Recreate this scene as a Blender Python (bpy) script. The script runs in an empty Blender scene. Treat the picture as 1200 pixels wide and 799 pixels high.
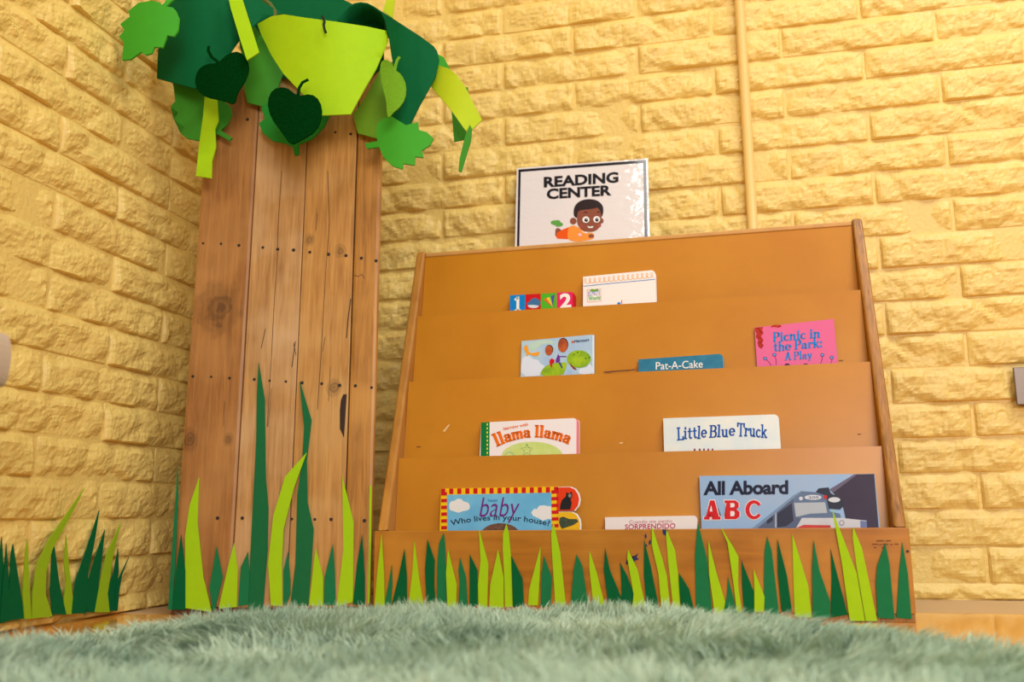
import bpy, bmesh, math, random
import numpy as np
from mathutils import Vector, Matrix, noise

# ------------------------------------------------------------------ camera
sc = bpy.context.scene
COL = sc.collection
CAM_R = Vector((0.974178, 0.225493, -0.011089)); 
yaw, pit, rol, FPX = -0.227251905, 0.179448088, -0.0112714348, 1109.775
CP = Vector((1.08456, -1.95906, 0.168588))
F = Vector((math.sin(yaw)*math.cos(pit), math.cos(yaw)*math.cos(pit), math.sin(pit)))
R0 = Vector((math.cos(yaw), -math.sin(yaw), 0)); U0 = R0.cross(F)
RV = math.cos(rol)*R0 + math.sin(rol)*U0
UV = -math.sin(rol)*R0 + math.cos(rol)*U0
cd = bpy.data.cameras.new('camera'); co = bpy.data.objects.new('camera', cd); COL.objects.link(co)
M = Matrix((RV, UV, -F)).transposed().to_4x4(); M.translation = CP
co.matrix_world = M
cd.sensor_width = 36; cd.lens = FPX/1200*36; cd.clip_start = .05
cd.dof.use_dof = True; cd.dof.focus_distance = 1.66; cd.dof.aperture_fstop = 3.5
sc.camera = co

# ------------------------------------------------------------------ light
w = bpy.data.worlds.new('room_air'); sc.world = w; w.use_nodes = True
w.node_tree.nodes['Background'].inputs[0].default_value = (1.0, .98, .93, 1)
w.node_tree.nodes['Background'].inputs[1].default_value = .12
def area(name, loc, target, sx, sy, power, col=(1, .985, .93)):
    l = bpy.data.lights.new(name, 'AREA'); l.shape = 'RECTANGLE'; l.size = sx; l.size_y = sy
    l.energy = power; l.color = col
    o = bpy.data.objects.new(name, l); COL.objects.link(o); o.location = loc
    o.rotation_euler = (Vector(target)-Vector(loc)).to_track_quat('-Z', 'Y').to_euler()
    return o
area('ceiling_lamp', (1.06, -1.15, 2.6), (1.06, -1.15, 0), .6, 1.2, 17)
area('ceiling_lamp', (2.35, -1.45, 2.6), (2.35, -1.45, 0), .6, 1.2, 48)
area('window_daylight', (2.5, -4.6, 1.5), (1.4, -.2, .5), 1.8, 1.4, 100, (1, .99, .97))
vs = sc.view_settings
vs.view_transform = 'Standard'; vs.look = 'None'; vs.gamma = 1; vs.exposure = -0.1; vs.use_curve_mapping = False

# ------------------------------------------------------------------ pixel helpers (photo 1200x799)
def hit(px, py, pl):
    d = RV*((px-600)/FPX) - UV*((py-399.5)/FPX) + F
    p0, n = pl
    return CP + d*((p0-CP).dot(n)/d.dot(n))
def plane_y(y): return (Vector((0, y, 0)), Vector((0, -1, 0)))
def plane_x(x): return (Vector((x, 0, 0)), Vector((1, 0, 0)))
def shift(pl, d): return (pl[0]+pl[1].normalized()*d, pl[1])
def cr(ox, oy, s, pts): return [(ox+x/s, oy+y/s) for x, y in pts]
def ell(cx, cy, rx, ry, n=20, a0=0, a1=360): return [(cx+rx*math.cos(math.radians(a0+(a1-a0)*i/n)), cy-ry*math.sin(math.radians(a0+(a1-a0)*i/n))) for i in range(n if a1-a0 == 360 else n+1)]

# ------------------------------------------------------------------ materials
def lin(c): 
    return tuple(((v/255)/12.92 if v/255 <= .04045 else ((v/255+.055)/1.055)**2.4) for v in c)
_m = {}
def mat(name, rgb, rough=.6, spec=.5, var=0, vscale=8, bump=0, bscale=60, rgb2=None, stretch=(1, 1, 1), coat=0, coords='Object', detail=4, metal=0, sheen=0):
    if name in _m: return _m[name]
    m = bpy.data.materials.new(name); m.use_nodes = True; nt = m.node_tree; N = nt.nodes; L = nt.links
    b = N['Principled BSDF']; c = lin(rgb)
    b.inputs['Base Color'].default_value = (*c, 1); b.inputs['Roughness'].default_value = rough
    b.inputs['Specular IOR Level'].default_value = spec; b.inputs['Coat Weight'].default_value = coat
    b.inputs['Metallic'].default_value = metal; b.inputs['Sheen Weight'].default_value = sheen
    tc = N.new('ShaderNodeTexCoord'); mp = N.new('ShaderNodeMapping'); mp.inputs['Scale'].default_value = stretch
    L.new(tc.outputs[coords], mp.inputs[0])
    if var or rgb2:
        n = N.new('ShaderNodeTexNoise'); n.inputs['Scale'].default_value = vscale; n.inputs['Detail'].default_value = detail
        n.inputs['Roughness'].default_value = .62
        L.new(mp.outputs[0], n.inputs['Vector'])
        r = N.new('ShaderNodeValToRGB'); r.color_ramp.elements[0].position = .32; r.color_ramp.elements[1].position = .68
        c2 = lin(rgb2) if rgb2 else tuple(v*(1-var) for v in c)
        r.color_ramp.elements[0].color = (*c2, 1); r.color_ramp.elements[1].color = (*c, 1)
        L.new(n.outputs['Fac'], r.inputs[0]); L.new(r.outputs[0], b.inputs['Base Color'])
    if bump:
        n2 = N.new('ShaderNodeTexNoise'); n2.inputs['Scale'].default_value = bscale; n2.inputs['Detail'].default_value = 5
        L.new(mp.outputs[0], n2.inputs['Vector'])
        bp = N.new('ShaderNodeBump'); bp.inputs['Strength'].default_value = bump; bp.inputs['Distance'].default_value = .004
        L.new(n2.outputs['Fac'], bp.inputs['Height']); L.new(bp.outputs[0], b.inputs['Normal'])
    _m[name] = m
    return m
PAINT = mat('yellow_wall_paint', (238, 206, 118), .40, .45, var=.08, vscale=7, bump=.5, bscale=110, coords='Generated' if False else 'Object')
LIME = mat('lime_foam', (166, 212, 4), .75, .3, var=.05, vscale=60)
DARK = mat('dark_green_foam', (0, 98, 54), .8, .15, var=.08, vscale=60)
MID = mat('mid_green_foam', (26, 122, 74), .8, .2, var=.08, vscale=60)
BRIGHT = mat('bright_green_foam', (62, 165, 34), .7, .3, var=.06, vscale=40)
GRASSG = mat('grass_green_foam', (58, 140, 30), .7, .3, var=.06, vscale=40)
OLIVE = mat('olive_green_foam', (112, 158, 30), .75, .3, var=.08, vscale=40)
FELT = mat('dark_green_felt', (0, 56, 14), .95, .03, var=.35, vscale=260, bump=.6, bscale=400)
FELTL = mat('light_green_felt', (118, 172, 40), .95, .1, var=.15, vscale=260, bump=.5, bscale=400)

def wood(name, c1, c2, c3, grain=(60, 60, 3), rough=.45, knots=(), coat=0, bump=.15, wave=True):
    m = bpy.data.materials.new(name); m.use_nodes = True; nt = m.node_tree; N = nt.nodes; L = nt.links
    b = N['Principled BSDF']; b.inputs['Roughness'].default_value = rough; b.inputs['Coat Weight'].default_value = coat
    tc = N.new('ShaderNodeTexCoord'); mp = N.new('ShaderNodeMapping'); mp.inputs['Scale'].default_value = grain
    L.new(tc.outputs['Object'], mp.inputs[0])
    n = N.new('ShaderNodeTexNoise'); n.inputs['Scale'].default_value = 1; n.inputs['Detail'].default_value = 6; n.inputs['Distortion'].default_value = .6
    L.new(mp.outputs[0], n.inputs[0])
    r = N.new('ShaderNodeValToRGB'); r.color_ramp.elements[0].position = .25; r.color_ramp.elements[1].position = .7
    r.color_ramp.elements[0].color = (*lin(c2), 1); r.color_ramp.elements[1].color = (*lin(c1), 1)
    L.new(n.outputs['Fac'], r.inputs[0])
    n2 = N.new('ShaderNodeTexNoise'); n2.inputs['Scale'].default_value = 7; n2.inputs['Detail'].default_value = 3
    L.new(tc.outputs['Object'], n2.inputs[0])
    r2 = N.new('ShaderNodeValToRGB'); r2.color_ramp.elements[0].position = .42; r2.color_ramp.elements[1].position = .68
    L.new(n2.outputs['Fac'], r2.inputs[0])
    mx = N.new('ShaderNodeMix'); mx.data_type = 'RGBA'
    mul = N.new('ShaderNodeMath'); mul.operation = 'MULTIPLY'; mul.inputs[1].default_value = .75
    L.new(r2.outputs[0], mul.inputs[0]); L.new(mul.outputs[0], mx.inputs[0])
    L.new(r.outputs[0], mx.inputs[6]); mx.inputs[7].default_value = (*lin(c3), 1)
    out = mx.outputs[2]
    for (kx, ky, kz, kr) in knots:
        vd = N.new('ShaderNodeVectorMath'); vd.operation = 'SUBTRACT'; vd.inputs[1].default_value = (kx, ky, kz)
        L.new(tc.outputs['Object'], vd.inputs[0])
        ms = N.new('ShaderNodeVectorMath'); ms.operation = 'MULTIPLY'; ms.inputs[1].default_value = (1/kr, 0, .8/kr)
        L.new(vd.outputs[0], ms.inputs[0])
        ln = N.new('ShaderNodeVectorMath'); ln.operation = 'LENGTH'; L.new(ms.outputs[0], ln.inputs[0])
        nn = N.new('ShaderNodeTexNoise'); nn.inputs['Scale'].default_value = 45; L.new(tc.outputs['Object'], nn.inputs[0])
        ad = N.new('ShaderNodeMath'); ad.operation = 'MULTIPLY_ADD'; ad.inputs[1].default_value = .9; L.new(nn.outputs['Fac'], ad.inputs[0]); L.new(ln.outputs['Value'], ad.inputs[2])
        sn = N.new('ShaderNodeMath'); sn.operation = 'SINE'; m5 = N.new('ShaderNodeMath'); m5.operation = 'MULTIPLY'; m5.inputs[1].default_value = 16
        L.new(ad.outputs[0], m5.inputs[0]); L.new(m5.outputs[0], sn.inputs[0])
        rr = N.new('ShaderNodeMapRange'); rr.inputs[1].default_value = .75; rr.inputs[2].default_value = 1.5; rr.inputs[3].default_value = .75; rr.inputs[4].default_value = 0
        L.new(ad.outputs[0], rr.inputs[0])
        rs = N.new('ShaderNodeMapRange'); rs.inputs[1].default_value = -1; rs.inputs[2].default_value = 1; rs.inputs[3].default_value = .55; rs.inputs[4].default_value = 1
        L.new(sn.outputs[0], rs.inputs[0])
        fm = N.new('ShaderNodeMath'); fm.operation = 'MULTIPLY'; L.new(rr.outputs[0], fm.inputs[0]); L.new(rs.outputs[0], fm.inputs[1])
        k = N.new('ShaderNodeMix'); k.data_type = 'RGBA'; L.new(fm.outputs[0], k.inputs[0]); L.new(out, k.inputs[6])
        k.inputs[7].default_value = (*lin(tuple(v*.55 for v in c2)), 1); out = k.outputs[2]
    L.new(out, b.inputs['Base Color'])
    if bump:
        bp = N.new('ShaderNodeBump'); bp.inputs['Strength'].default_value = bump; bp.inputs['Distance'].default_value = .002
        L.new(n.outputs['Fac'], bp.inputs['Height']); L.new(bp.outputs[0], b.inputs['Normal'])
    return m
HARDB = mat('orange_hardboard', (200, 132, 24), .34, .5, rgb2=(190, 120, 17), vscale=5, bump=.04, bscale=500, detail=8)
PLYF = wood('varnished_plywood', (190, 124, 32), (158, 94, 18), (202, 140, 50), (5, 5, 55), .32, coat=.15, bump=.05)
PLYE = wood('plywood_edge', (190, 132, 58), (112, 70, 26), (180, 120, 48), (260, 90, 6), .4, bump=.2)
PLYS = wood('side_board_wood', (198, 138, 56), (166, 104, 34), (200, 142, 62), (50, 50, 5), .4, bump=.1)

# ------------------------------------------------------------------ object helpers
def newobj(name, me, parent=None, m=None):
    o = bpy.data.objects.new(name, me); COL.objects.link(o)
    if me is not None and m is not None and not me.materials: me.materials.append(m)
    if parent is not None: o.parent = parent
    return o
def tag(o, label=None, cat=None, group=None, kind=None):
    if label: o['label'] = label
    if cat: o['category'] = cat
    if group: o['group'] = group
    if kind: o['kind'] = kind
    return o
def empty(name, loc=(0, 0, 0)):
    o = bpy.data.objects.new(name, None); COL.objects.link(o); o.location = loc; o.empty_display_size = .1
    return o
def finish(bm, name, m, parent=None, smooth=False):
    if parent is not None:                     # parents are unrotated: subtract their location
        off = parent.matrix_basis.translation.copy(); q = parent.parent
        while q is not None: off += q.matrix_basis.translation; q = q.parent
        for v in bm.verts: v.co -= off
    me = bpy.data.meshes.new(name); bm.to_mesh(me); bm.free()
    if smooth:
        for p in me.polygons: p.use_smooth = True
    return newobj(name, me, parent, m)
def box(bm, x0, x1, y0, y1, z0, z1, fn=None, bev=0):
    vs_ = [bm.verts.new(v) for v in [(x0, y0, z0), (x1, y0, z0), (x1, y1, z0), (x0, y1, z0), (x0, y0, z1), (x1, y0, z1), (x1, y1, z1), (x0, y1, z1)]]
    fs = [bm.faces.new([vs_[i] for i in f]) for f in [(0, 3, 2, 1), (4, 5, 6, 7), (0, 1, 5, 4), (1, 2, 6, 5), (2, 3, 7, 6), (3, 0, 4, 7)]]
    g = vs_
    if bev:
        es = list({e for f in fs for e in f.edges})
        r = bmesh.ops.bevel(bm, geom=es, offset=bev, segments=2, affect='EDGES', profile=.6)
        g = list({v for f in r['faces'] for v in f.verts} | {v for v in vs_ if v.is_valid})
    if fn:
        for v in (g if bev else vs_): v.co = Vector(fn(v.co))
    return g
def box_obj(name, b6, m, parent=None, fn=None, bev=0):
    bm = bmesh.new(); box(bm, *b6, fn=None, bev=bev)
    if fn:
        for v in bm.verts: v.co = Vector(fn(v.co))
    return finish(bm, name, m, parent)
def tube(bm, pts, r, seg=8, taper=None):
    rings = []
    pts = [Vector(p) for p in pts]
    for i, p in enumerate(pts):
        t = (pts[min(i+1, len(pts)-1)]-pts[max(i-1, 0)]).normalized()
        a = t.cross(Vector((0, 1, 0)));
        if a.length < .1: a = t.cross(Vector((1, 0, 0)))
        a.normalize(); b_ = t.cross(a)
        rr = r if not taper else r*taper[i]
        rings.append([bm.verts.new(p+a*rr*math.cos(2*math.pi*k/seg)+b_*rr*math.sin(2*math.pi*k/seg)) for k in range(seg)])
    for i in range(len(rings)-1):
        for k in range(seg): bm.faces.new([rings[i][k], rings[i][(k+1) % seg], rings[i+1][(k+1) % seg], rings[i+1][k]])
    bm.faces.new(rings[0]); bm.faces.new(rings[-1][::-1])
def sheet(name, poly, pl, m, parent=None, thick=.002, bulge=None, step=10, lift=0, smooth=None):
    """a thin cut-out: outline given where it is seen, laid on the real plane pl, with an optional curve towards the room"""
    bm = bmesh.new()
    vv = [bm.verts.new((x, y, 0)) for x, y in poly]
    bm.faces.new(vv)
    xs = [p[0] for p in poly]; ys = [p[1] for p in poly]
    x0, x1, y0, y1 = min(xs), max(xs), min(ys), max(ys)
    if bulge:
        for ax, lo, hi in ((0, x0, x1), (1, y0, y1)):
            k = max(1, int((hi-lo)/step))
            for i in range(1, k):
                co_ = [0, 0, 0]; co_[ax] = lo+(hi-lo)*i/k; no = [0, 0, 0]; no[ax] = 1
                bmesh.ops.bisect_plane(bm, geom=bm.verts[:]+bm.edges[:]+bm.faces[:], plane_co=co_, plane_no=no)
    bmesh.ops.triangulate(bm, faces=[f for f in bm.faces if len(f.verts) > 4])
    for v in bm.verts:
        u, t = (v.co.x-x0)/max(x1-x0, 1e-6), (v.co.y-y0)/max(y1-y0, 1e-6)
        b_ = bulge(u, t) if bulge else 0
        v.co = hit(v.co.x, v.co.y, shift(pl, b_+lift))
    bmesh.ops.recalc_face_normals(bm, faces=bm.faces)
    if bm.faces:
        bm.normal_update()
        s = sum((f.normal.dot(CP-f.calc_center_median()) for f in bm.faces))
        if s < 0: bmesh.ops.reverse_faces(bm, faces=bm.faces)
    if thick: 
        front = bm.verts[:]
        r = bmesh.ops.extrude_face_region(bm, geom=bm.faces[:], use_keep_orig=True)
        for v in r['geom']:
            if isinstance(v, bmesh.types.BMVert): v.co -= pl[1].normalized()*thick
        bmesh.ops.recalc_face_normals(bm, faces=bm.faces)
    o = finish(bm, name, m, parent, smooth=bool(bulge))
    if bulge: o.data.set_sharp_from_angle(angle=.9)
    return o
def smoothpoly(p, it=1):
    for _ in range(it):
        q = []
        for i in range(len(p)):
            a, b_ = p[i], p[(i+1) % len(p)]
            q += [(a[0]*.75+b_[0]*.25, a[1]*.75+b_[1]*.25), (a[0]*.25+b_[0]*.75, a[1]*.25+b_[1]*.75)]
        p = q
    return p
_tx = {}
def text2d(s, off=0., shear=0., sp=1.):
    k = (s, off, shear, sp)
    if k in _tx: return _tx[k]
    c = bpy.data.curves.new('t', 'FONT'); c.body = s; c.offset = off; c.shear = shear; c.space_character = sp; c.resolution_u = 3
    o = bpy.data.objects.new('t', c); COL.objects.link(o)
    bpy.context.view_layer.update()
    me = bpy.data.meshes.new_from_object(o.evaluated_get(bpy.context.evaluated_depsgraph_get()))
    V = [(v.co.x, v.co.y) for v in me.vertices]; Fc = [tuple(p.vertices) for p in me.polygons]
    bpy.data.objects.remove(o); bpy.data.curves.remove(c); bpy.data.meshes.remove(me)
    _tx[k] = (V, Fc); return _tx[k]
def words(name, s, p0, p1, h, pl, m, parent, off=0., shear=0., sp=1., lift=.0005, arch=None, label=None):
    """flat print: s set between p0 and p1 (its lower corners as seen), h high, on the plane pl"""
    V, Fc = text2d(s, off, shear, sp)
    xs = [v[0] for v in V]; ys = [v[1] for v in V]; x0, x1, y0, y1 = min(xs), max(xs), min(ys), max(ys)
    bm = bmesh.new(); pp = shift(pl, lift); vv = []
    for x, y in V:
        u, t = (x-x0)/(x1-x0), (y-y0)/(y1-y0)
        px = p0[0]+(p1[0]-p0[0])*u; py = p0[1]+(p1[1]-p0[1])*u
        if arch:
            a = arch*4*u*(1-u); sl = arch*4*(1-2*u)/(p1[0]-p0[0]); py -= a+h*t; px -= sl*h*t*.8*-1*-1
        else: py -= h*t
        vv.append(bm.verts.new(hit(px, py, pp)))
    for f in Fc:
        try: bm.faces.new([vv[i] for i in f])
        except ValueError: pass
    o = finish(bm, name, m, parent)
    return o
def art(name, poly, pl, m, parent, layer=1):
    return sheet(name, poly, pl, m, parent, thick=0, lift=.00012*layer+.0001)

def arc_(cx, cy, rx, ry, a0, a1, n=10): return [(cx+rx*math.cos(math.radians(a0+(a1-a0)*i/n)), cy+ry*math.sin(math.radians(a0+(a1-a0)*i/n))) for i in range(n+1)]
SLAB = {'1': (.5, [[(.26, 1), (.26, 0)], [(.05, .82), (.26, .97)], [(.05, 0), (.45, 0)]]),
 'L': (.66, [[(.15, 1), (.15, 0)], [(0, 1), (.3, 1)], [(0, 0), (.58, 0)], [(.58, -.03), (.58, .22)]]),
 'i': (.38, [[(.16, .6), (.16, 0)], [(.02, .6), (.16, .6)], [(.0, 0), (.32, 0)], [(.15, .78), (.15, .92)]]),
 't': (.48, [[(.2, .85), (.2, .14), (.28, .02), (.42, .06)], [(.02, .6), (.4, .6)]]),
 'l': (.38, [[(.16, 1), (.16, 0)], [(0, 1), (.16, 1)], [(0, 0), (.32, 0)]]),
 'e': (.58, [[(.06, .31), (.48, .31)], arc_(.27, .3, .22, .29, 0, 315, 14)]),
 'u': (.68, [[(.0, .6), (.13, .6), (.13, .2), (.2, .03), (.34, .02), (.46, .16)], [(.34, .6), (.46, .6), (.46, 0), (.6, 0)]]),
 'r': (.52, [[(.0, .6), (.14, .6), (.14, 0)], [(0, 0), (.28, 0)], [(.14, .4), (.26, .56), (.44, .56), (.46, .46)]]),
 'c': (.54, [arc_(.27, .3, .22, .29, 45, 315, 12)]),
 'k': (.66, [[(.13, 1), (.13, 0)], [(0, 1), (.13, 1)], [(0, 0), (.25, 0)], [(.14, .24), (.46, .6)], [(.27, .36), (.5, 0)], [(.36, .6), (.56, .6)], [(.4, 0), (.62, 0)]]),
 'B': (.70, [[(.14, 1), (.14, 0)], [(0, 1), (.36, 1)]+arc_(.36, .76, .19, .24, 90, -90, 8)+[(.14, .52)], [(.36, .52)]+arc_(.38, .26, .22, .26, 90, -90, 8)+[(0, 0)]]),
 'T': (.72, [[(.33, 1), (.33, 0)], [(0, 1), (.66, 1)], [(0, 1.03), (0, .76)], [(.66, 1.03), (.66, .76)], [(.2, 0), (.46, 0)]]),
 'a': (.62, [[(.07, .46), (.16, .58), (.34, .58), (.42, .46), (.42, .0), (.56, 0)], [(.42, .34), (.2, .34), (.07, .2), (.14, .03), (.3, .02), (.42, .14)]]),
 'm': (.96, [[(0, .6), (.13, .6), (.13, 0)], [(0, 0), (.25, 0)], [(.13, .44), (.26, .58), (.38, .58), (.45, .44), (.45, 0)], [(.36, 0), (.55, 0)], [(.45, .44), (.58, .58), (.70, .58), (.77, .44), (.77, 0)], [(.68, 0), (.88, 0)]]),
 'n': (.68, [[(0, .6), (.13, .6), (.13, 0)], [(0, 0), (.25, 0)], [(.13, .44), (.26, .58), (.4, .58), (.48, .44), (.48, 0)], [(.38, 0), (.6, 0)]]),
 'h': (.68, [[(0, 1), (.13, 1), (.13, 0)], [(0, 0), (.25, 0)], [(.13, .44), (.26, .58), (.4, .58), (.48, .44), (.48, 0)], [(.38, 0), (.6, 0)]]),
 'P': (.66, [[(.14, 1), (.14, 0)], [(0, 1), (.34, 1)]+arc_(.34, .74, .21, .26, 90, -90, 8)+[(.14, .48)], [(0, 0), (.28, 0)]]),
 'A': (.78, [[(.1, 0), (.36, 1), (.62, 0)], [(.18, .34), (.54, .34)], [(0, 0), (.2, 0)], [(.5, 0), (.74, 0)]]),
 'y': (.60, [[(.1, .6), (.29, .06)], [(.48, .6), (.22, -.24), (.06, -.24)], [(0, .6), (.18, .6)], [(.38, .6), (.56, .6)]]),
 ':': (.28, [[(.1, .0), (.1, .14)], [(.1, .46), (.1, .6)]]), ' ': (.32, [])}
def slab_words(name, s, p0, p1, h, pl, m, parent, lift=.0005, thick=.19, thin=.10, jog=0, arch=0, seed=1):
    """slab-serif print built from strokes; p0..p1 is the base line as seen, h the cap height"""
    rnd = random.Random(seed); W_ = sum(SLAB[c][0] for c in s)-.06
    bm = bmesh.new(); pp = shift(pl, lift); x = 0
    def pt(gx, gy):
        u = gx/W_; bx_ = p0[0]+(p1[0]-p0[0])*u; by_ = p0[1]+(p1[1]-p0[1])*u; sl = 0
        if arch: by_ -= arch*4*u*(1-u); sl = arch*4*(1-2*u)/(p1[0]-p0[0])
        return hit(bx_-sl*gy*h, by_-gy*h, pp)
    for c in s:
        wdt, st = SLAB[c]; dy = rnd.uniform(-jog, jog); rot = rnd.uniform(-jog, jog)*1.2
        for pth in st:
            for (ax, ay), (bx_, by_) in zip(pth[:-1], pth[1:]):
                dx, dy_ = bx_-ax, by_-ay; ln_ = math.hypot(dx, dy_)
                if ln_ < 1e-5: continue
                vert = abs(dy_)/ln_; hw = (thin+(thick-thin)*vert**1.5)/2
                nx, ny = -dy_/ln_*hw, dx/ln_*hw; ex, ey = dx/ln_*hw*.5, dy_/ln_*hw*.5
                qs = [(ax-ex+nx, ay-ey+ny), (bx_+ex+nx, by_+ey+ny), (bx_+ex-nx, by_+ey-ny), (ax-ex-nx, ay-ey-ny)]
                bm.faces.new([bm.verts.new(pt(x+gx-rot*(gy-.5), gy+dy+rot*(gx-.3))) for gx, gy in qs])
        x += wdt
    return finish(bm, name, m, parent)

# ------------------------------------------------------------------ floor and walls
H = .0677; Z0 = .03
fl = mat('waxed_floor_reflection_tint', (190, 140, 92), .16, .5)
nt = fl.node_tree; N = nt.nodes; L = nt.links; b = N['Principled BSDF']
tc = N.new('ShaderNodeTexCoord'); sx = N.new('ShaderNodeSeparateXYZ'); L.new(tc.outputs['Object'], sx.inputs[0])
ns = N.new('ShaderNodeTexNoise'); ns.inputs['Scale'].default_value = 9; L.new(tc.outputs['Object'], ns.inputs[0])
ad = N.new('ShaderNodeMath'); ad.operation = 'MULTIPLY_ADD'; ad.inputs[1].default_value = .06; L.new(ns.outputs['Fac'], ad.inputs[0])
wx = N.new('ShaderNodeMapRange'); wx.inputs[1].default_value = .15; wx.inputs[2].default_value = 1.0; wx.inputs[3].default_value = .17; wx.inputs[4].default_value = 0
L.new(sx.outputs['X'], wx.inputs[0]); ay = N.new('ShaderNodeMath'); L.new(wx.outputs[0], ay.inputs[0]); L.new(sx.outputs['Y'], ay.inputs[1]); L.new(ay.outputs[0], ad.inputs[2])
mr = N.new('ShaderNodeMapRange'); mr.inputs[1].default_value = -.225; mr.inputs[2].default_value = -.205; L.new(ad.outputs[0], mr.inputs[0])
mc = N.new('ShaderNodeMix'); mc.data_type = 'RGBA'; L.new(mr.outputs[0], mc.inputs[0]); mc.inputs[6].default_value = (*lin((220, 148, 58)), 1); mc.inputs[7].default_value = (*lin((204, 172, 128)), 1)  # orange paints the yellow wall's reflection into the waxed area; pale strip is unwaxed
L.new(mc.outputs[2], b.inputs['Base Color'])
m2 = N.new('ShaderNodeMapRange'); m2.inputs[3].default_value = .10; m2.inputs[4].default_value = .62; L.new(mr.outputs[0], m2.inputs[0]); L.new(m2.outputs[0], b.inputs['Roughness'])
tag(box_obj('floor', (-.1, 4.5, -4.5, .1, -.05, 0), fl), kind='structure')
wb = box_obj('wall_back', (-.12, 4.5, .0, .12, 0, 2.7), PAINT); tag(wb, kind='structure')
wl = box_obj('wall_left', (-.12, 0, -4.5, .0, 0, 2.7), PAINT); tag(wl, kind='structure')

def brick_mesh(seed, Lb=.305, Hb=H, j=.0022):
    rnd = random.Random(seed); nx, nz = 60, 16
    x0, x1, z0, z1 = j, Lb-j, .0012, Hb-.0002
    sites = [(rnd.uniform(0, Lb), rnd.uniform(0, Hb), rnd.uniform(.004, .010), rnd.uniform(-.16, .16), rnd.uniform(-.22, .16)) for _ in range(17)]
    off = Vector((seed*3.7, seed*1.3, 0))
    X = [x0, x0+.0012, x0+.004]+list(np.linspace(x0+.009, x1-.009, nx-5))+[x1-.004, x1-.0012, x1]
    Z = [z0, z0+.0008, z0+.003]+list(np.linspace(z0+.0065, z1-.006, nz-5))+[z1-.003, z1-.0012, z1]
    V = []; Fc = []
    for x in X:
        sc_ = .010+.022*noise.noise(Vector((x*14, seed*2.1, 0)))+.010*noise.noise(Vector((x*50, seed*1.1, 4)))
        for z in Z:
            h = max(s[2]+s[3]*(x-s[0])+s[4]*(z-s[1])-5*((x-s[0])**2+(z-s[1])**2) for s in sites)
            h = .002+.85*h
            h += .0026*noise.noise(Vector((x*42, z*55, 0))+off)+.0019*noise.noise(Vector((x*105, z*115, 2))+off)
            if z-z0 < sc_: h -= (sc_-(z-z0))*.42
            h = max(.0012, h) if h > .0012 else .0012+.3*h*0
            h += .0008*noise.noise(Vector((x*160, z*160, 7))+off)
            d = min(x-x0, x1-x); e = min(1, d/.006)**.75
            t = min(1, (z1-z)/.017)**.75; b_ = min(1, (z-z0)/.0028)**.5
            h *= e*t*b_
            ed = d <= 0 or z <= z0 or z >= z1
            if ed: h = -.002
            jx = .0011*noise.noise(Vector((z*70, x*9, seed))) if ed or d < .002 or z-z0 < .001 else 0
            V.append((x+jx, -h, z+jx*.8))
    n = len(Z)
    for i in range(len(X)-1):
        for k in range(n-1):
            Fc.append((i*n+k, (i+1)*n+k, (i+1)*n+k+1, i*n+k+1))
    me = bpy.data.meshes.new('brick'); me.from_pydata(V, [], Fc); me.materials.append(PAINT)
    return me
full = [brick_mesh(s) for s in range(16)]
low = [brick_mesh(s+40, .305, .031) for s in range(4)]
rb = random.Random(5)
def lay(parent, odd, even, Lb, end, left):
    for k in range(-1, 24):
        z = 0 if k == -1 else Z0+k*H
        ph = odd if k % 2 else even
        a = ph - math.ceil(ph/Lb)*Lb
        while a < end:
            s0, s1 = max(a, 0), a+Lb
            if s1-s0 > .03:
                me = rb.choice(low if k == -1 else full)
                o = newobj('brick', me, parent)
                sx_ = (s1-s0)/.305; jy = rb.uniform(-.0015, .002)
                if left:
                    o.rotation_euler = (0, 0, math.radians(90)); o.location = (0-jy+.0, -s1, z); o.scale = (sx_, 1, 1)
                else: o.location = (s0, jy, z); o.scale = (sx_, 1, 1)
            a += Lb
lay(wb, 1.39, 1.228, .305, 2.3, False)
lay(wl, .333, .172, .322, 1.5, True)

# pipe and plate
bm = bmesh.new(); tube(bm, [(1.147, -.021, 0), (1.147, -.021, 1.0), (1.146, -.021, 2.6)], .0105, 20)
pp = finish(bm, 'conduit_pipe', mat('cream_pipe_paint', (240, 205, 128), .35), smooth=True)
tag(pp, 'thin cream painted vertical pipe on the yellow brick wall behind the bookshelf', 'pipe')
ol = empty('wall_plate', (1.606, -.014, .357)); tag(ol, 'brown-grey metal wall plate on the yellow bricks at the right edge', 'wall plate')
PLT = mat('brushed_bronze_plate', (122, 106, 96), .38, .5, var=.12, vscale=30, stretch=(2, 2, 60), metal=.7)
box_obj('cover_plate', (1.606, 1.722, -.0235, -.0185, .357, .428), PLT, ol, bev=.0018)
box_obj('back_box', (1.612, 1.716, -.0186, .0, .362, .423), mat('dark_gap', (30, 24, 18), .8), ol)
bm = bmesh.new(); tube(bm, [(1.631, -.0242, .392), (1.631, -.0225, .392)], .0052, 16)
sr = finish(bm, 'screw_ring', mat('steel', (190, 185, 180), .25, metal=1), ol)
bm = bmesh.new(); tube(bm, [(1.631, -.0248, .392), (1.631, -.0225, .392)], .0038, 14)
finish(bm, 'screw_hole', mat('black_hole', (8, 8, 8), .9), ol)

# ------------------------------------------------------------------ bookshelf
X0, X1, Y0, FH, TH, TD = .474, 1.339, -.390, .140, .695, .207
BXW = X1-X0
bs = empty('book_display_shelf', ((X0+X1)/2, Y0, 0))
tag(bs, 'orange wooden four-tier book display shelf with paper grass along its base', 'bookshelf')
tz = [TH, .550, .414, .268]
def yl(z): return Y0+.018+(z-FH)/(TH-FH)*(TD-.012)
SL = .18
SLS = [.18, .18, .18, .12]
def py_(i, z): return yl(tz[i])-SLS[i]*(tz[i]-z)          # front face of the tier board i
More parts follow.
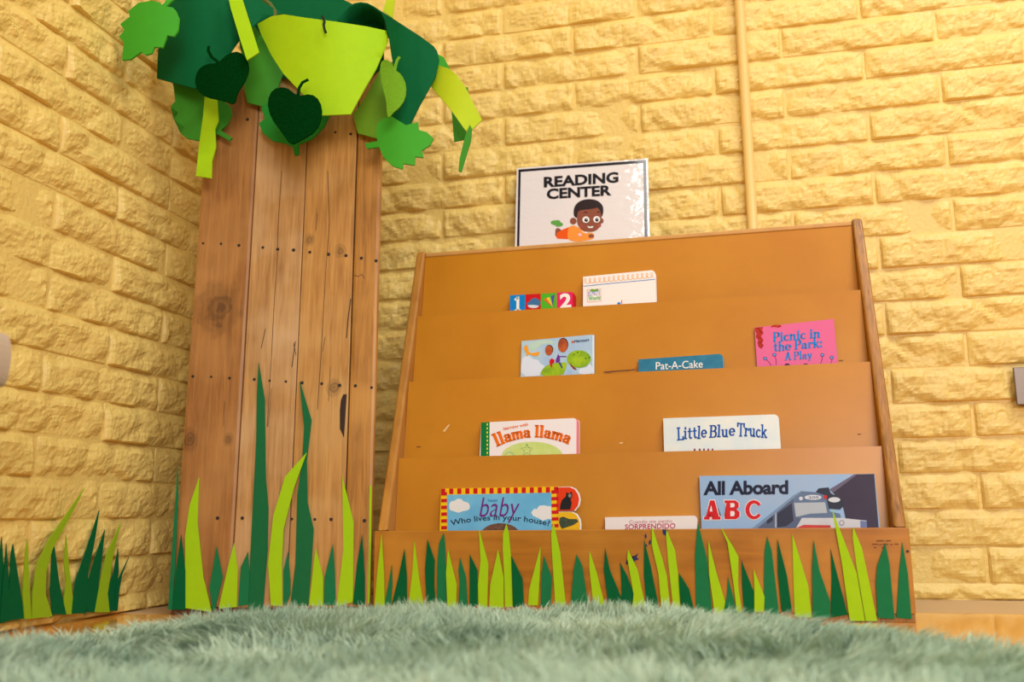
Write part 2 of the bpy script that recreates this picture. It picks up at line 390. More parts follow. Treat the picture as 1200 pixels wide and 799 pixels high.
# sides
for s in (0, 1):
    xa = X0+.002 if s == 0 else X1-.020
    prof = [(Y0+.0185, 0), (Y0+.0185, FH), (Y0+.0085, FH+.001), (yl(TH)-.010, TH-.013), (yl(TH)-.006, TH-.003), (yl(TH)+.001, TH+.001), (yl(TH)+.010, TH-.001), (yl(TH)+.085, TH-.006), (Y0+.32, .30), (Y0+.32, 0)]
    bm = bmesh.new()
    a = [bm.verts.new((xa, y, z)) for y, z in prof]; bm.faces.new(a)
    r = bmesh.ops.extrude_face_region(bm, geom=bm.faces[:])
    for v in r['geom']:
        if isinstance(v, bmesh.types.BMVert): v.co.x += .018
    bmesh.ops.recalc_face_normals(bm, faces=bm.faces)
    es = [e for e in bm.edges if abs(e.verts[0].co.x-e.verts[1].co.x) < 1e-6 and min(e.verts[0].co.z, e.verts[1].co.z) > FH-.01]
    bmesh.ops.bevel(bm, geom=es, offset=.0045, segments=3, affect='EDGES', profile=.5)
    finish(bm, 'side_panel', PLYS if s == 0 else PLYE, bs)
for i in range(4):
    z1 = tz[i]-(.0125 if i == 0 else 0); z0 = tz[i]-.245 if i < 3 else .012
    z0 = max(z0, .012)
    fn = lambda c, i=i: (c.x, c.y+py_(i, c.z), c.z)
    box_obj('tier_board', (X0+.0205, X1-.0205, 0, .006, z0, z1), HARDB, bs, fn)
box_obj('top_rail', (X0+.0205, X1-.0205, yl(TH)-.004, yl(TH)+.010, TH-.0125, TH-.004), mat('worn_rail_edge', (214, 158, 84), .5, var=.15, vscale=40), bs, bev=.002)
box_obj('top_board', (X0+.0205, X1-.0205, yl(TH)+.0105, yl(TH)+.085, TH-.0225, TH-.012), PLYS, bs)
box_obj('back_board', (X0+.0205, X1-.0205, Y0+.305, Y0+.312, .02, TH-.02), HARDB, bs, lambda c: (c.x, c.y-max(0, (c.z-.35))*.09, c.z))
pf = []
for i in range(3):
    zf = tz[i+1]-(.11 if i < 2 else .08); pf.append(zf)
    box_obj('pocket_floor', (X0+.0205, X1-.0205, py_(i+1, zf)+.0065, py_(i, zf)-.0005, zf-.006, zf), HARDB, bs)
pf.append(.014)
box_obj('pocket_floor', (X0+.0205, X1-.0205, Y0+.0185, py_(3, .014)-.0005, .006, .014), HARDB, bs)
box_obj('front_board', (X0, X1, Y0, Y0+.018, .012, FH), PLYF, bs, bev=.0016)
box_obj('base_strip', (X0+.001, X1-.001, Y0+.001, Y0+.017, 0, .0115), PLYE, bs, bev=.001)
FR = plane_y(Y0)
for (x, y) in ((1063.5, 646), (447, 640)):
    p = hit(x, y, FR); bm = bmesh.new(); tube(bm, [p+Vector((0, -.0006, 0)), p+Vector((0, .001, 0))], .0022, 10); finish(bm, 'screw_head', mat('dark_screw', (40, 26, 18), .5), bs)
# ink and wear marks on the front board
INK = mat('navy_ink', (18, 28, 92), .6)
for poly in ([(734, 657), (737, 653), (740, 655), (744, 651), (748, 648), (746, 653), (749, 655), (744, 657), (741, 661), (738, 659), (733, 661)],
             [(755, 627), (757, 625), (758, 629), (756, 632)], [(762, 632), (763, 636), (761, 639), (760, 635)], [(757, 637), (759, 640), (756, 640)], [(776, 620), (783, 621), (781, 628), (777, 626)]):
    art('ink_mark', poly, FR, INK, bs, 2)
STM = mat('faded_stamp_ink', (110, 60, 30), .7)
for (x, y, w_) in ((1022, 637, 7), (1030, 637.6, 4), (1035, 637.2, 6), (1043, 637.5, 3), (1048, 637, 5), (1024, 641, 3), (1033, 641, 5), (1027, 633, 9), (1038, 633, 6)):
    art('stamp_mark', [(x, y), (x+w_, y-.1), (x+w_, y+1.1), (x, y+1.2)], FR, STM, bs, 2)
CHIP = mat('chipped_edge', (120, 66, 22), .7)
art('scratch', [(707, 435.2), (722, 434), (738, 432.8), (747, 432), (747, 433), (736, 435), (724, 435.6), (712, 437), (708, 436.8)], shift(plane_y(yl(tz[2])), .001), CHIP, bs, 2)

def board_plane(i): return (Vector((0, py_(i, .4), .4)), Vector((0, -1, SLS[i])).normalized())
WCH = mat('pale_chip', (232, 196, 140), .6)
for i, pts in ((2, [(725.5, 518.6), (730, 518), (730, 519.4), (726, 519.8)]), (0, [(616, 365), (618, 364.8), (617.8, 366.5), (616.2, 366.6)])):
    art('scratch', pts, board_plane(i), WCH if i else CHIP, bs, 3)
for i, pts in ((1, [(983, 422), (988, 421.7), (988, 422.8), (983, 423)]), (2, [(1005, 508.3), (1009, 508), (1009, 509), (1005, 509.3)]), (2, [(488, 523), (493, 522.8), (493, 523.9), (488, 524.2)]), (2, [(519, 505), (526, 497), (527, 498), (521, 506)])):
    art('scratch', pts, board_plane(i), CHIP if pts[0][0] != 519 else WCH, bs, 3)
# paper grass: outlines in crop coordinates
G5 = [('L', [(65,400),(78,250),(95,92),(105,250),(108,390)]), ('M', [(107,388),(125,290),(138,218),(140,300),(133,390)]),
('D', [(137,385),(165,270),(190,152),(200,270),(200,388)]), ('L', [(206,388),(222,260),(231,120),(250,270),(270,388)]),
('D', [(283,395),(275,240),(285,113),(315,200),(313,300),(320,396)]), ('M', [(325,398),(325,230),(333,130),(352,85),(358,130),(362,250),(365,398)]),
('L', [(368,396),(362,250),(370,155),(406,300),(403,395)]), ('M', [(412,398),(418,290),(413,240),(420,188),(445,270),(452,398)]),
('D', [(460,398),(460,290),(460,175),(492,240),(492,385)]), ('L', [(497,398),(494,300),(505,200),(498,70),(537,215),(532,398)]),
('L', [(541,398),(545,300),(577,155),(600,270),(600,395)]), ('L', [(606,392),(604,280),(597,150),(598,90),(612,48),(622,90),(632,200),(638,392)]),
('D', [(640,392),(632,180),(678,275),(685,390)]), ('L', [(702,385),(706,320),(753,142),(750,260),(742,385)]),
('M', [(753,392),(757,270),(766,180),(800,270),(795,392)]), ('L', [(815,395),(800,160),(797,90),(806,40),(835,170),(858,392)]),
('M', [(877,390),(890,240),(902,175),(925,220),(952,390)]), ('L', [(972,390),(955,230),(955,160),(985,250),(1020,388)]),
('D', [(1035,392),(1015,240),(1020,148),(1040,240),(1086,350),(1086,395)]), ('D', [(1088,388),(1088,300),(1082,208),(1110,260),(1142,345),(1130,392)]),
('L', [(1133,395),(1138,340),(1112,190),(1115,155),(1155,240),(1190,405)])]
G6 = [('D', [(60,385),(48,240),(50,110),(75,210),(110,385)]), ('L', [(118,388),(105,240),(80,130),(80,55),(120,180),(138,250),(153,388)]),
('L', [(165,395),(142,180),(135,90),(137,68),(170,150),(183,250),(193,395)]), ('D', [(196,390),(187,300),(186,238),(225,300),(246,388)]),
('M', [(252,390),(248,170),(258,35),(295,180),(316,396)]), ('L', [(325,400),(303,240),(300,110),(330,230),(366,350),(358,400)]),
('M', [(357,402),(372,330),(377,252),(400,340),(412,402)]), ('L', [(412,400),(400,290),(375,120),(347,55),(400,140),(418,175),(417,290),(433,400)]),
('D', [(440,400),(432,290),(430,188),(478,310),(480,398)]), ('L', [(480,390),(480,300),(477,222),(520,330),(517,390)]),
('M', [(520,390),(517,260),(520,150),(530,95),(548,150),(578,405),(565,412)]), ('D', [(587,390),(572,240),(571,105),(608,250),(628,390)]),
('L', [(638,408),(632,250),(628,85),(690,285),(705,412)]), ('M', [(708,412),(706,220),(712,108),(735,230),(777,350),(776,412)]),
('D', [(778,412),(782,260),(778,143),(845,400)]), ('L', [(853,425),(822,200),(783,-14),(880,240),(912,425)]),
('L', [(915,425),(880,220),(864,100),(866,58),(900,140),(928,270),(960,425)]), ('M', [(963,412),(955,280),(960,210),(992,120),(1008,200),(1028,418)]),
('M', [(1035,412),(1045,240),(1058,118),(1080,240),(1095,418)])]
GM = {'L': LIME, 'D': DARK, 'M': MID}
GL = {'L': 'lime green paper grass blade', 'D': 'dark green paper grass blade', 'M': 'muted green paper grass blade'}
nb = 0
for src, ox, oy, s in ((G5, 420, 600, 3.529), (G6, 740, 600, 3.333)):
    for c, poly in src:
        nb += 1
        o = sheet('grass_blade', cr(ox, oy, s, poly), FR, GM[c], bs, thick=.0016, lift=.0018+.0017*(nb % 2)); o['label'] = GL[c]

# ------------------------------------------------------------------ books
def tier_plane(i, th): 
    n = Vector((0, -1, SLS[i])).normalized()
    return (Vector((0, py_(i, .4)-th-.0015, .4)), n)
WHT = mat('white_paper', (238, 234, 232), .45)
def book(name, i, th, cover, tl, tr, m, label, round_r=0, pages=None, back=None, gloss=True, px_pages=0, stagger=0):
    """board or paper book standing in pocket i: cover, page block and back, reaching down to the pocket floor"""
    pl = tier_plane(i, th+stagger); up = Vector((0, SLS[i], 1)).normalized()
    A = hit(*tl, pl); B = hit(*tr, pl)
    zf = pf[i]+.0005
    X = (B-A); X.normalize(); n = pl[1]
    W = (B-A).length
    def P(u, v, d): return A+X*u+up*v-n*d
    dn = -(A.z-zf)/up.z; dnr = -(B.z-zf)/up.z
    e = empty(name, P(W/2, (dn+dnr)/2, th/2)); tag(e, label, 'book', None)
    rr = round_r
    def outline(x0, x1, ins):
        o = [(x0, dn), (x1, dn+(dnr-dn)*1.0)]
        if rr: o += [(x1-rr+rr*math.cos(a), -ins-rr+rr*math.sin(a)) for a in [math.pi/2*k/6 for k in range(7)]]
        else: o += [(x1, -ins)]
        o += [(x0, -ins)]
        return o
    def slab(nm, d0, d1, mm, x0=0, x1=W, ins=0):
        bm = bmesh.new(); ol = outline(x0, x1, ins)
        a = [bm.verts.new(P(u, v, d0)) for u, v in ol]; b_ = [bm.verts.new(P(u, v, d1)) for u, v in ol]
        k = len(ol); bm.faces.new(a); bm.faces.new(b_[::-1])
        for q in range(k): bm.faces.new([a[q], b_[q], b_[(q+1) % k], a[(q+1) % k]][::-1])
        bmesh.ops.recalc_face_normals(bm, faces=bm.faces)
        return finish(bm, nm, mm, e)
    fc = slab('front_cover', 0, .0012, m)
    slab('page_block', .0012, th-.0012, pages or WHT, .001, W-.0008+px_pages, .0008)
    slab('back_cover', th-.0012, th, back or m, 0, W+px_pages, 0)
    e['group'] = 'picture books in the display shelf'
    return fc, pl
def pm(name, c, r=.4): return mat(name, c, r, .18)
# 1-2 board book
BL, RD, GN, PK = pm('print_blue', (0, 130, 205)), pm('print_red', (200, 20, 30)), pm('print_green', (80, 175, 40)), pm('print_pink', (222, 40, 100))
e, pl = book('board_book', 0, .014, None, (597.5, 346), (672, 341.8), RD, 'small counting board book with white numbers 1 and 2 on coloured squares', .006, pages=RD, px_pages=.003)
q = lambda pts: cr(585, 310, 6, pts)
for (a, b_, m_) in ((75, 183, BL), (183, 293, RD), (293, 405, GN), (405, 516, PK)):
    f = lambda x: 216-(x-75)*.055
    art('coloured_square', q([(a, f(a)), (b_-(6 if b_ == 516 else 0), f(b_)), (b_, f(b_)+(8 if b_ == 516 else 0)), (b_, 340), (a, 340)]), pl, m_, e)
slab_words('number', '1', (603, 363.5), (609.5, 363.2), 15, pl, WHT, e, thick=.22, thin=.12)
words('number', '2', (656, 361.6), (669.5, 360.6), 17.5, pl, WHT, e, off=.035)
art('picture', q(smoothpoly([(190, 270), (215, 260), (225, 240), (255, 232), (290, 255), (288, 285), (250, 300), (210, 305), (200, 285)])), pl, pm('print_steel_blue', (60, 110, 160)), e, 2)
art('picture', q(smoothpoly([(195, 285), (240, 282), (285, 290), (260, 306), (215, 304)])), pl, pm('print_pale', (210, 215, 225)), e, 3)
for k, c in enumerate([(230, 80, 50), (240, 150, 40), (245, 220, 60), (110, 180, 90), (60, 80, 160), (110, 60, 150)]):
    x = 312+k*13
    art('crayon', q([(378, 300), (x, 245-k*6), (x+12, 240-k*6)]), pl, pm('crayon_%s' % 'abcdef'[k], c), e, 2+k % 2)
# scribble-topped white board book
CREAM = pm('cream_cover', (240, 234, 232))
e, pl = book('board_book', 0, .012, None, (683.3, 324.2), (767, 316.2), CREAM, 'white board book with orange loops and a blue line across its top', .007, px_pages=.002)
ORG, LBL = pm('print_orange', (240, 160, 40)), pm('print_sky_line', (60, 130, 210))
bm = bmesh.new(); pts = []
for k in range(150):
    t = k/149; x = 597+t*490; y = 118-t*46
    pts.append(hit(585+(x+13*math.cos(k*.62))/6, 310+(y-18*math.sin(k*.62))/6, shift(pl, .0004)))
def ribbon(pts, w_, n):
    bm = bmesh.new(); pr = None
    for k, p in enumerate(pts):
        t = (pts[min(k+1, len(pts)-1)]-pts[max(k-1, 0)]).normalized(); s_ = t.cross(n).normalized()*w_/2
        c = (bm.verts.new(p+s_), bm.verts.new(p-s_))
        if pr: bm.faces.new([pr[0], c[0], c[1], pr[1]])
        pr = c
    return bm
finish(ribbon(pts, .0009, pl[1]), 'loop_border', ORG, e)
finish(ribbon([hit(585+x/6, 310+y/6, shift(pl, .0004)) for x, y in ((592, 152), (800, 130), (1000, 112), (1097, 102))], .0012, pl[1]), 'line_border', LBL, e)
LG = q([(618, 178), (714, 170), (716, 256), (620, 264), (618, 178)])
finish(ribbon([hit(x, y, shift(pl, .0004)) for x, y in LG], .0008, pl[1]), 'logo_frame', pm('print_coral', (225, 110, 80)), e)
words('logo_word', "ELMO'S", q([(626, 222)])[0], q([(708, 212)])[0], 5.5, pl, pm('print_violet', (120, 110, 190)), e, off=.0)
words('logo_word', 'World', q([(628, 254)])[0], q([(710, 246)])[0], 5, pl, GN, e, off=.02)
art('logo_leaf', q(smoothpoly([(634, 188), (650, 168), (672, 180), (690, 166), (702, 182), (670, 190)])), pl, GN, e, 2)
art('letter_mark', q([(858, 250), (864, 249), (865, 275), (860, 275)]), pl, RD, e); art('letter_mark', q(ell(842, 275, 13, 12)), pl, LBL, e)
# green dinosaur paperback
SKY = mat('print_pale_blue', (158, 186, 228), .35, rgb2=(180, 208, 222), vscale=30)
e, pl = book('paperback_book', 1, .004, None, (611.2, 399.7), (694.4, 391.9), SKY, 'pale blue picture paperback showing a smiling green dinosaur', 0, px_pages=.003)
q = lambda pts: cr(600, 385, 10.91, pts)
YG, BRN = mat('print_lime', (168, 200, 20), .35, rgb2=(120, 165, 20), vscale=60), mat('print_brown', (200, 95, 40), .35, rgb2=(150, 60, 30), vscale=60)
art('cloud_print', q(smoothpoly([(114, 612), (118, 400), (160, 350), (230, 350), (260, 390), (340, 400), (360, 450), (420, 470), (400, 560), (360, 605)])), pl, pm('print_cloud', (216, 224, 242)), e, 1)
art('cloud_print', q(smoothpoly([(850, 585), (860, 510), (960, 500), (980, 450), (1010, 460), (1030, 500), (1040, 580)])), pl, pm('print_cloud', (216, 224, 242)), e, 1)
art('swirl_print', q(smoothpoly([(200, 250), (240, 170), (400, 140), (520, 150), (540, 200), (400, 190), (300, 260), (260, 290)])), pl, pm('print_mint', (185, 212, 200)), e, 1)
art('dinosaur_print', q(smoothpoly([(350, 606), (380, 530), (440, 470), (520, 445), (600, 440), (700, 425), (700, 480), (680, 530), (655, 598)])), pl, YG, e, 2)
art('dinosaur_print', q(ell(855, 388, 155, 112)), pl, YG, e, 3)
art('mouth_print', q([(740, 430), (765, 470), (825, 515), (822, 526), (790, 518), (750, 475)]), pl, pm('print_maroon', (140, 20, 20)), e, 4)
for x, y in ((796, 330), (838, 303), (942, 380), (990, 370)): art('nostril_print', q(ell(x, y, 9, 9, 10)), pl, pm('print_dark_green', (40, 60, 20)), e, 4)
for cx, cy, rx, ry in ((472, 280, 48, 62), (650, 215, 62, 88)):
    art('hair_print', q(ell(cx+4, cy-10, rx+4, ry, 20)), pl, pm('print_black', (30, 20, 20)), e, 3)
    art('face_print', q(ell(cx, cy, rx, ry, 20)), pl, BRN, e, 4)
art('body_print', q([(480, 400), (510, 380), (545, 400), (540, 440), (512, 450), (518, 490), (500, 495), (480, 440)]), pl, RD, e, 4)
art('body_print', q([(592, 320), (612, 370), (615, 420), (560, 440), (558, 400)]), pl, pm('print_purple', (110, 50, 150)), e, 4)
art('body_print', q([(590, 430), (620, 430), (650, 500), (635, 508)]), pl, pm('print_slate', (60, 70, 130)), e, 4)
art('body_print', q([(600, 350), (695, 350), (695, 362), (600, 362)]), pl, pm('print_purple', (110, 50, 150)), e, 4)
art('bird_print', q(smoothpoly([(150, 235), (185, 200), (205, 250), (215, 300), (260, 315), (360, 290), (340, 345), (280, 355), (225, 320), (180, 365), (190, 320), (155, 270)])), pl, ORG, e, 3)
words('publisher_word', 'Harcourt', q([(800, 178)])[0], q([(985, 160)])[0], 3.4, pl, pm('print_navy', (20, 30, 80)), e, off=.02)
art('publisher_mark', q([(755, 185), (770, 150), (800, 165), (795, 182)]), pl, BRN, e, 2)
# pat-a-cake
e, pl = book('board_book', 1, .010, None, (748, 421), (847, 414.3), mat('print_teal', (48, 128, 160), .3, rgb2=(36, 112, 146), vscale=60), 'teal blue board book peeking out with white words Pat-A-Cake', .007, px_pages=.001)
words('title', 'Pat-A-Cake', (768.5, 433.3), (823.6, 430.7), 9, pl, WHT, e, off=.005)
# picnic
e, pl = book('paperback_book', 1, .004, None, (884.2, 383.7), (977, 373.6), pm('print_rose', (224, 104, 152)), 'pink paperback with blue title words Picnic in the Park', 0, back=pm('print_brick', (150, 40, 30)))
q = lambda pts: cr(860, 340, 6, pts)
B2 = pm('print_azure', (0, 130, 215)); PUR = pm('print_plum', (80, 20, 90))
for s, a, b_, h_ in (('Picnic in', (276, 362), (606, 330), 10.6), ('the Park:', (278, 430), (622, 397), 10.6), ('A Play', (360, 492), (548, 478), 9)):
    slab_words('title', s, q([a])[0], q([b_])[0], h_, pl, B2, e, thick=.19, thin=.06)
RDO = mat('print_lobster', (210, 50, 20), .4, .2, rgb2=(120, 20, 10), vscale=250)
art('lobster_print', q([(147, 264), (205, 258), (200, 285), (208, 300), (192, 325), (208, 350), (198, 375), (210, 385), (195, 412), (175, 400), (165, 370), (172, 350), (155, 330), (160, 300), (150, 290)]), pl, RDO, e)
art('lobster_print', q([(262, 250), (290, 243), (330, 244), (335, 256), (310, 264), (285, 258), (262, 262)]), pl, RDO, e)
for c, tip in (((220, 480), (262, 530)), ((285, 453), (296, 527)), ((622, 455), (608, 515)), ((688, 473), (680, 512))):
    finish(ribbon([hit(*q([(c[0]+(tip[0]-c[0])*t+6*math.sin(t*3), c[1]+(tip[1]-c[1])*t)])[0], shift(pl, .0004)) for t in (0, .3, .6, 1)], .0008, pl[1]), 'feeler_print', PUR, e)
    art('feeler_print', q(ell(*c, 14, 12, 14)), pl, PUR, e, 2); art('feeler_print', q(ell(*c, 10, 8, 14)), pl, pm('print_bubble', (90, 160, 225)), e, 3)
for x in (375, 505): art('feeler_print', q(ell(x, 524, 18, 10, 14)), pl, PUR, e, 2)
# llama
e, pl = book('board_book', 2, .013, None, (563.8, 495), (675.5, 489.6), pm('cover_white', (238, 230, 234)), 'white board book with green spine and orange title words llama llama', .006, pages=pm('print_salmon', (235, 130, 140)), px_pages=.004, back=WHT)
q = lambda pts: cr(550, 480, 8, pts)
art('spine_band', q([(110, 120), (190, 115), (188, 470), (105, 470)]), pl, pm('print_emerald', (0, 120, 60)), e, 1)
for k in range(9): art('stitch', q([(163, 128+k*38), (174, 127+k*38), (173, 148+k*38), (162, 148+k*38)]), pl, pm('print_yellow', (240, 220, 50)), e, 2)
art('green_oval_print', q(ell(590, 430, 285, 130, 32)), pl, mat('print_pale_green', (190, 212, 110), .35, rgb2=(205, 220, 140), vscale=50), e, 1)
OR2 = pm('print_deep_orange', (236, 110, 20))
slab_words('title', 'llama llama', q([(258, 342)])[0], q([(930, 320)])[0], 13.2, pl, OR2, e, arch=9.6, thick=.24, thin=.12)
words('title', 'learning with', q([(318, 200)])[0], q([(550, 158)])[0], 4.6, pl, OR2, e, off=.02)
st = [(540+(58 if k % 2 == 0 else 26)*math.sin(k*math.pi/5), 378-(58 if k % 2 == 0 else 26)*math.cos(k*math.pi/5)) for k in range(11)]
finish(ribbon([hit(*p_, shift(pl, .0004)) for p_ in q(st)], .0007, pl[1]), 'star_print', pm('print_forest', (20, 110, 50)), e)
finish(ribbon([hit(*p_, shift(pl, .0004)) for p_ in q(ell(375, 428, 36, 32, 20)+[(411, 428)])], .0007, pl[1]), 'ring_print', BL, e)
# little blue truck
LBT = mat('print_sky_fade', (205, 222, 232), .3, rgb2=(232, 232, 226), vscale=12)
e, pl = book('board_book', 2, .012, None, (777.2, 490.1), (912.3, 485.3), LBT, 'pale blue board book with dark blue title words Little Blue Truck', .008)
B3 = pm('print_royal', (18, 84, 176))
slab_words('title', 'Little', (793.5, 514.8), (828, 512.4), 14, pl, B3, e, jog=.05, thick=.165, thin=.10)
slab_words('title', 'Blue', (831.5, 512), (861, 510.4), 13.5, pl, B3, e, jog=.05, thick=.165, thin=.10, seed=4)
slab_words('title', 'Truck', (864.5, 510.4), (898.8, 511.8), 14.5, pl, B3, e, jog=.05, thick=.165, thin=.10, seed=7)
for x0 in (813, 819, 824, 829, 834): art('letter_mark', [(x0, 525.8), (x0+1.6, 525.2), (x0+2.4, 529), (x0, 529)], pl, pm('print_wine', (120, 20, 50)), e, 1)
# baby book with tabs
e, pl = book('board_book', 3, .0125, None, (517, 572.2), (654.4, 570), pm('print_tab_yellow', (240, 195, 20)), 'blue board book with red and yellow striped border and words Who lives in your house', 0, px_pages=0)
q = lambda pts: cr(500, 550, 3.529, pts)
zb = 262
for k in range(15):
    xa = 60+k*33.3
    if k < 15: art('border_stripe', q([(xa, 79-(xa-60)*.0145), (min(xa+17, 545), 79-(xa-43)*.0145), (min(xa+17, 545), 102-(xa-43)*.012), (xa, 102-(xa-60)*.012)]), pl, RD, e, 1)
for k in range(7):
    ya = 84+k*28
    art('border_stripe', q([(60, ya+10), (84, ya+9), (84, ya+23), (60, ya+24)]), pl, RD, e, 2)
    art('border_stripe', q([(515, ya+2), (545, ya+1), (546, ya+15), (516, ya+16)]), pl, RD, e, 2)
art('sky_panel', q([(84, 105), (515, 96), (518, 275), (86, 280)]), pl, mat('print_baby_sky', (92, 172, 222), .3, rgb2=(112, 190, 232), vscale=14), e, 3)
CL = pm('cloud_white', (228, 228, 232))
art('cloud_print', q(smoothpoly([(92, 150), (98, 132), (115, 130), (128, 120), (145, 122), (152, 133), (172, 136), (180, 152), (175, 168), (150, 172), (130, 180), (110, 172), (95, 168)])), pl, CL, e, 4)
art('cloud_print', q([(432, 178), (445, 162), (455, 165), (465, 150), (485, 148), (500, 152), (515, 152), (516, 205), (500, 205), (480, 212), (460, 200), (440, 192)]), pl, CL, e, 4)
art('hair_print', q(ell(305, 272, 82, 50, 24, 0, 180)), pl, mat('print_hair', (120, 80, 66), .35, rgb2=(80, 50, 42), vscale=120), e, 4)
VIO = pm('print_magenta_violet', (110, 40, 130))
words('title', 'baby', q([(218, 222)])[0], q([(385, 220)])[0], 30, pl, VIO, e, off=-.004, shear=.25, lift=.0008)
words('title', 'happy', q([(254, 137)])[0], q([(294, 135)])[0], 4.2, pl, B3, e, lift=.0008)
words('subtitle', 'Who lives in your house?', q([(103, 240)])[0], q([(506, 242)])[0], 8.5, pl, pm('print_ink', (20, 40, 70)), e, off=.01, arch=7, lift=.0008)
for nm, yy, col_, lab in (('tab', 72, pm('print_tab_red', (225, 60, 20)), 'red tab with a cat'), ('tab', 174, pm('print_tab_gold', (232, 180, 30)), 'yellow tab with a lizard')):
    pol = q([(543, yy), (598, yy-1), (618, yy+8), (632, yy+28), (637, yy+52), (632, yy+78), (615, yy+99), (543, yy+100)])
    if yy > 100: pol = q([(543, yy), (604, yy), (624, yy+10), (637, yy+32), (640, yy+52), (638, yy+100), (543, yy+100)])
    t_ = sheet('tab', pol, pl, WHT, e.parent, thick=.003, lift=-.001); t_['label'] = lab
    art('tab_print', [(545.0+500-545+(x-500)*.995, y+.0) for x, y in [(x_, y_) for x_, y_ in [(a-.9, b_+(.6 if i_ < 4 else -.2)) for i_, (a, b_) in enumerate(pol)]]], pl, col_, t_, 1)
BLK = pm('print_cat_black', (30, 30, 34))
art('cat_print', q([(550, 166), (553, 145), (560, 125), (575, 112), (578, 92), (583, 98), (592, 98), (600, 90), (603, 110), (596, 122), (600, 140), (594, 166)]), pl, BLK, e, 4)
art('cat_print', q(ell(592, 108, 7, 8, 12)), pl, pm('print_cat_grey', (130, 130, 130)), e, 5)
art('lizard_print', q([(549, 200), (565, 195), (590, 205), (620, 205), (628, 215), (605, 230), (580, 238), (560, 245), (552, 235), (548, 220)]), pl, mat('print_lizard', (60, 78, 50), .4, rgb2=(30, 45, 35), vscale=200), e, 4)
# sorprendido
e, pl = book('board_book', 3, .011, None, (709, 606), (817, 604), pm('cover_off_white', (232, 224, 224)), 'low white board book with small red word Sorprendido', .006)
PKR = pm('print_raspberry', (190, 50, 90))
words('title', 'SORPRENDIDO', (732.4, 620.4), (791.5, 619), 6.2, pl, PKR, e, off=.01)
words('title', 'Cuando me siento', (737.5, 613.4), (787.6, 612), 4, pl, pm('print_dusty_rose', (205, 130, 140)), e)
# all aboard abc
ABC = mat('print_train_sky', (138, 180, 228), .35, .2, rgb2=(158, 180, 212), vscale=8)
e, pl = book('picture_book', 3, .010, None, (819.5, 557.6), (1025, 555), ABC, 'large hardcover train picture book with words All Aboard ABC', 0)
q = lambda pts: cr(800, 545, 4.615, pts)
art('station_roof_print', q([(928, 49), (1036, 47), (1064, 380), (900, 380), (868, 230), (800, 128)]), pl, mat('print_station', (58, 46, 70), .4, .18, rgb2=(52, 40, 62), vscale=20), e, 1)
art('roof_edge_print', q([(928, 49), (945, 49), (812, 150), (795, 130)]), pl, pm('print_roof_edge', (100, 92, 118)), e, 2)
TRS = pm('print_train_side', (88, 98, 128)); TRD = pm('print_train_window', (48, 50, 72))
art('train_print', q([(375, 342), (498, 250), (600, 166), (640, 140), (650, 340), (376, 345)]), pl, TRS, e, 2)
art('train_print', q([(372, 344), (600, 162), (636, 142), (640, 148), (604, 175), (400, 344)]), pl, pm('print_train_roof', (120, 145, 180)), e, 3)
art('train_window_print', q([(455, 300), (488, 272), (488, 300), (457, 320)]), pl, TRD, e, 3)
art('train_window_print', q([(510, 262), (590, 205), (600, 300), (560, 330), (512, 335)]), pl, TRD, e, 3)
art('train_window_print', q([(500, 262), (508, 256), (508, 338), (499, 338)]), pl, pm('print_pale_steel', (170, 178, 196)), e, 4)
art('train_print', q([(596, 170), (640, 140), (775, 150), (795, 200), (795, 250), (850, 262), (858, 290), (640, 290), (612, 280)]), pl, pm('print_cab', (96, 116, 150)), e, 3)
art('windshield_print', q([(602, 204), (770, 200), (782, 258), (690, 262), (612, 280)]), pl, pm('print_windshield', (176, 184, 196)), e, 4)
art('number_box_print', q(ell(705, 174, 46, 14, 20)), pl, pm('print_lit_box', (206, 212, 226)), e, 5)
art('number_box_print', q(ell(820, 187, 32, 14, 20)), pl, pm('print_lit_box', (206, 212, 226)), e, 5)
words('number_print', '209', q([(680, 182)])[0], q([(735, 182)])[0], 3.2, pl, TRS, e, lift=.0011)
art('cab_dark_print', q([(720, 145), (735, 125), (790, 120), (800, 150), (870, 190), (872, 220), (850, 240), (790, 235), (775, 165)]), pl, pm('print_cab_dark', (40, 42, 62)), e, 4)
art('marker_light_print', q(ell(772, 172, 10, 11, 12)), pl, RD, e, 6); art('marker_light_print', q(ell(640, 180, 11, 10, 12)), pl, pm('print_lit_box', (206, 212, 226)), e, 5)
art('nose_print', q([(645, 285), (860, 285), (995, 300), (998, 345), (610, 345)]), pl, pm('print_nose', (206, 204, 212)), e, 5)
art('nose_print', q([(960, 300), (995, 303), (998, 345), (962, 345)]), pl, pm('print_nose_blue', (110, 120, 170)), e, 6)
art('stripe_print', q([(655, 322), (800, 325), (800, 345), (600, 345)]), pl, pm('print_stripe_red', (205, 60, 50)), e, 6)
art('emblem_print', q(ell(860, 312, 15, 15, 16)), pl, pm('print_emblem', (140, 140, 155)), e, 7); art('emblem_print', q(ell(860, 312, 10, 10, 16)), pl, pm('print_nose', (206, 204, 212)), e, 8)
NVY = pm('print_midnight', (22, 22, 52))
words('title', 'All Aboard', q([(112, 163)])[0], q([(571, 157)])[0], 16.6, pl, NVY, e, off=.035, lift=.0005, sp=.96)
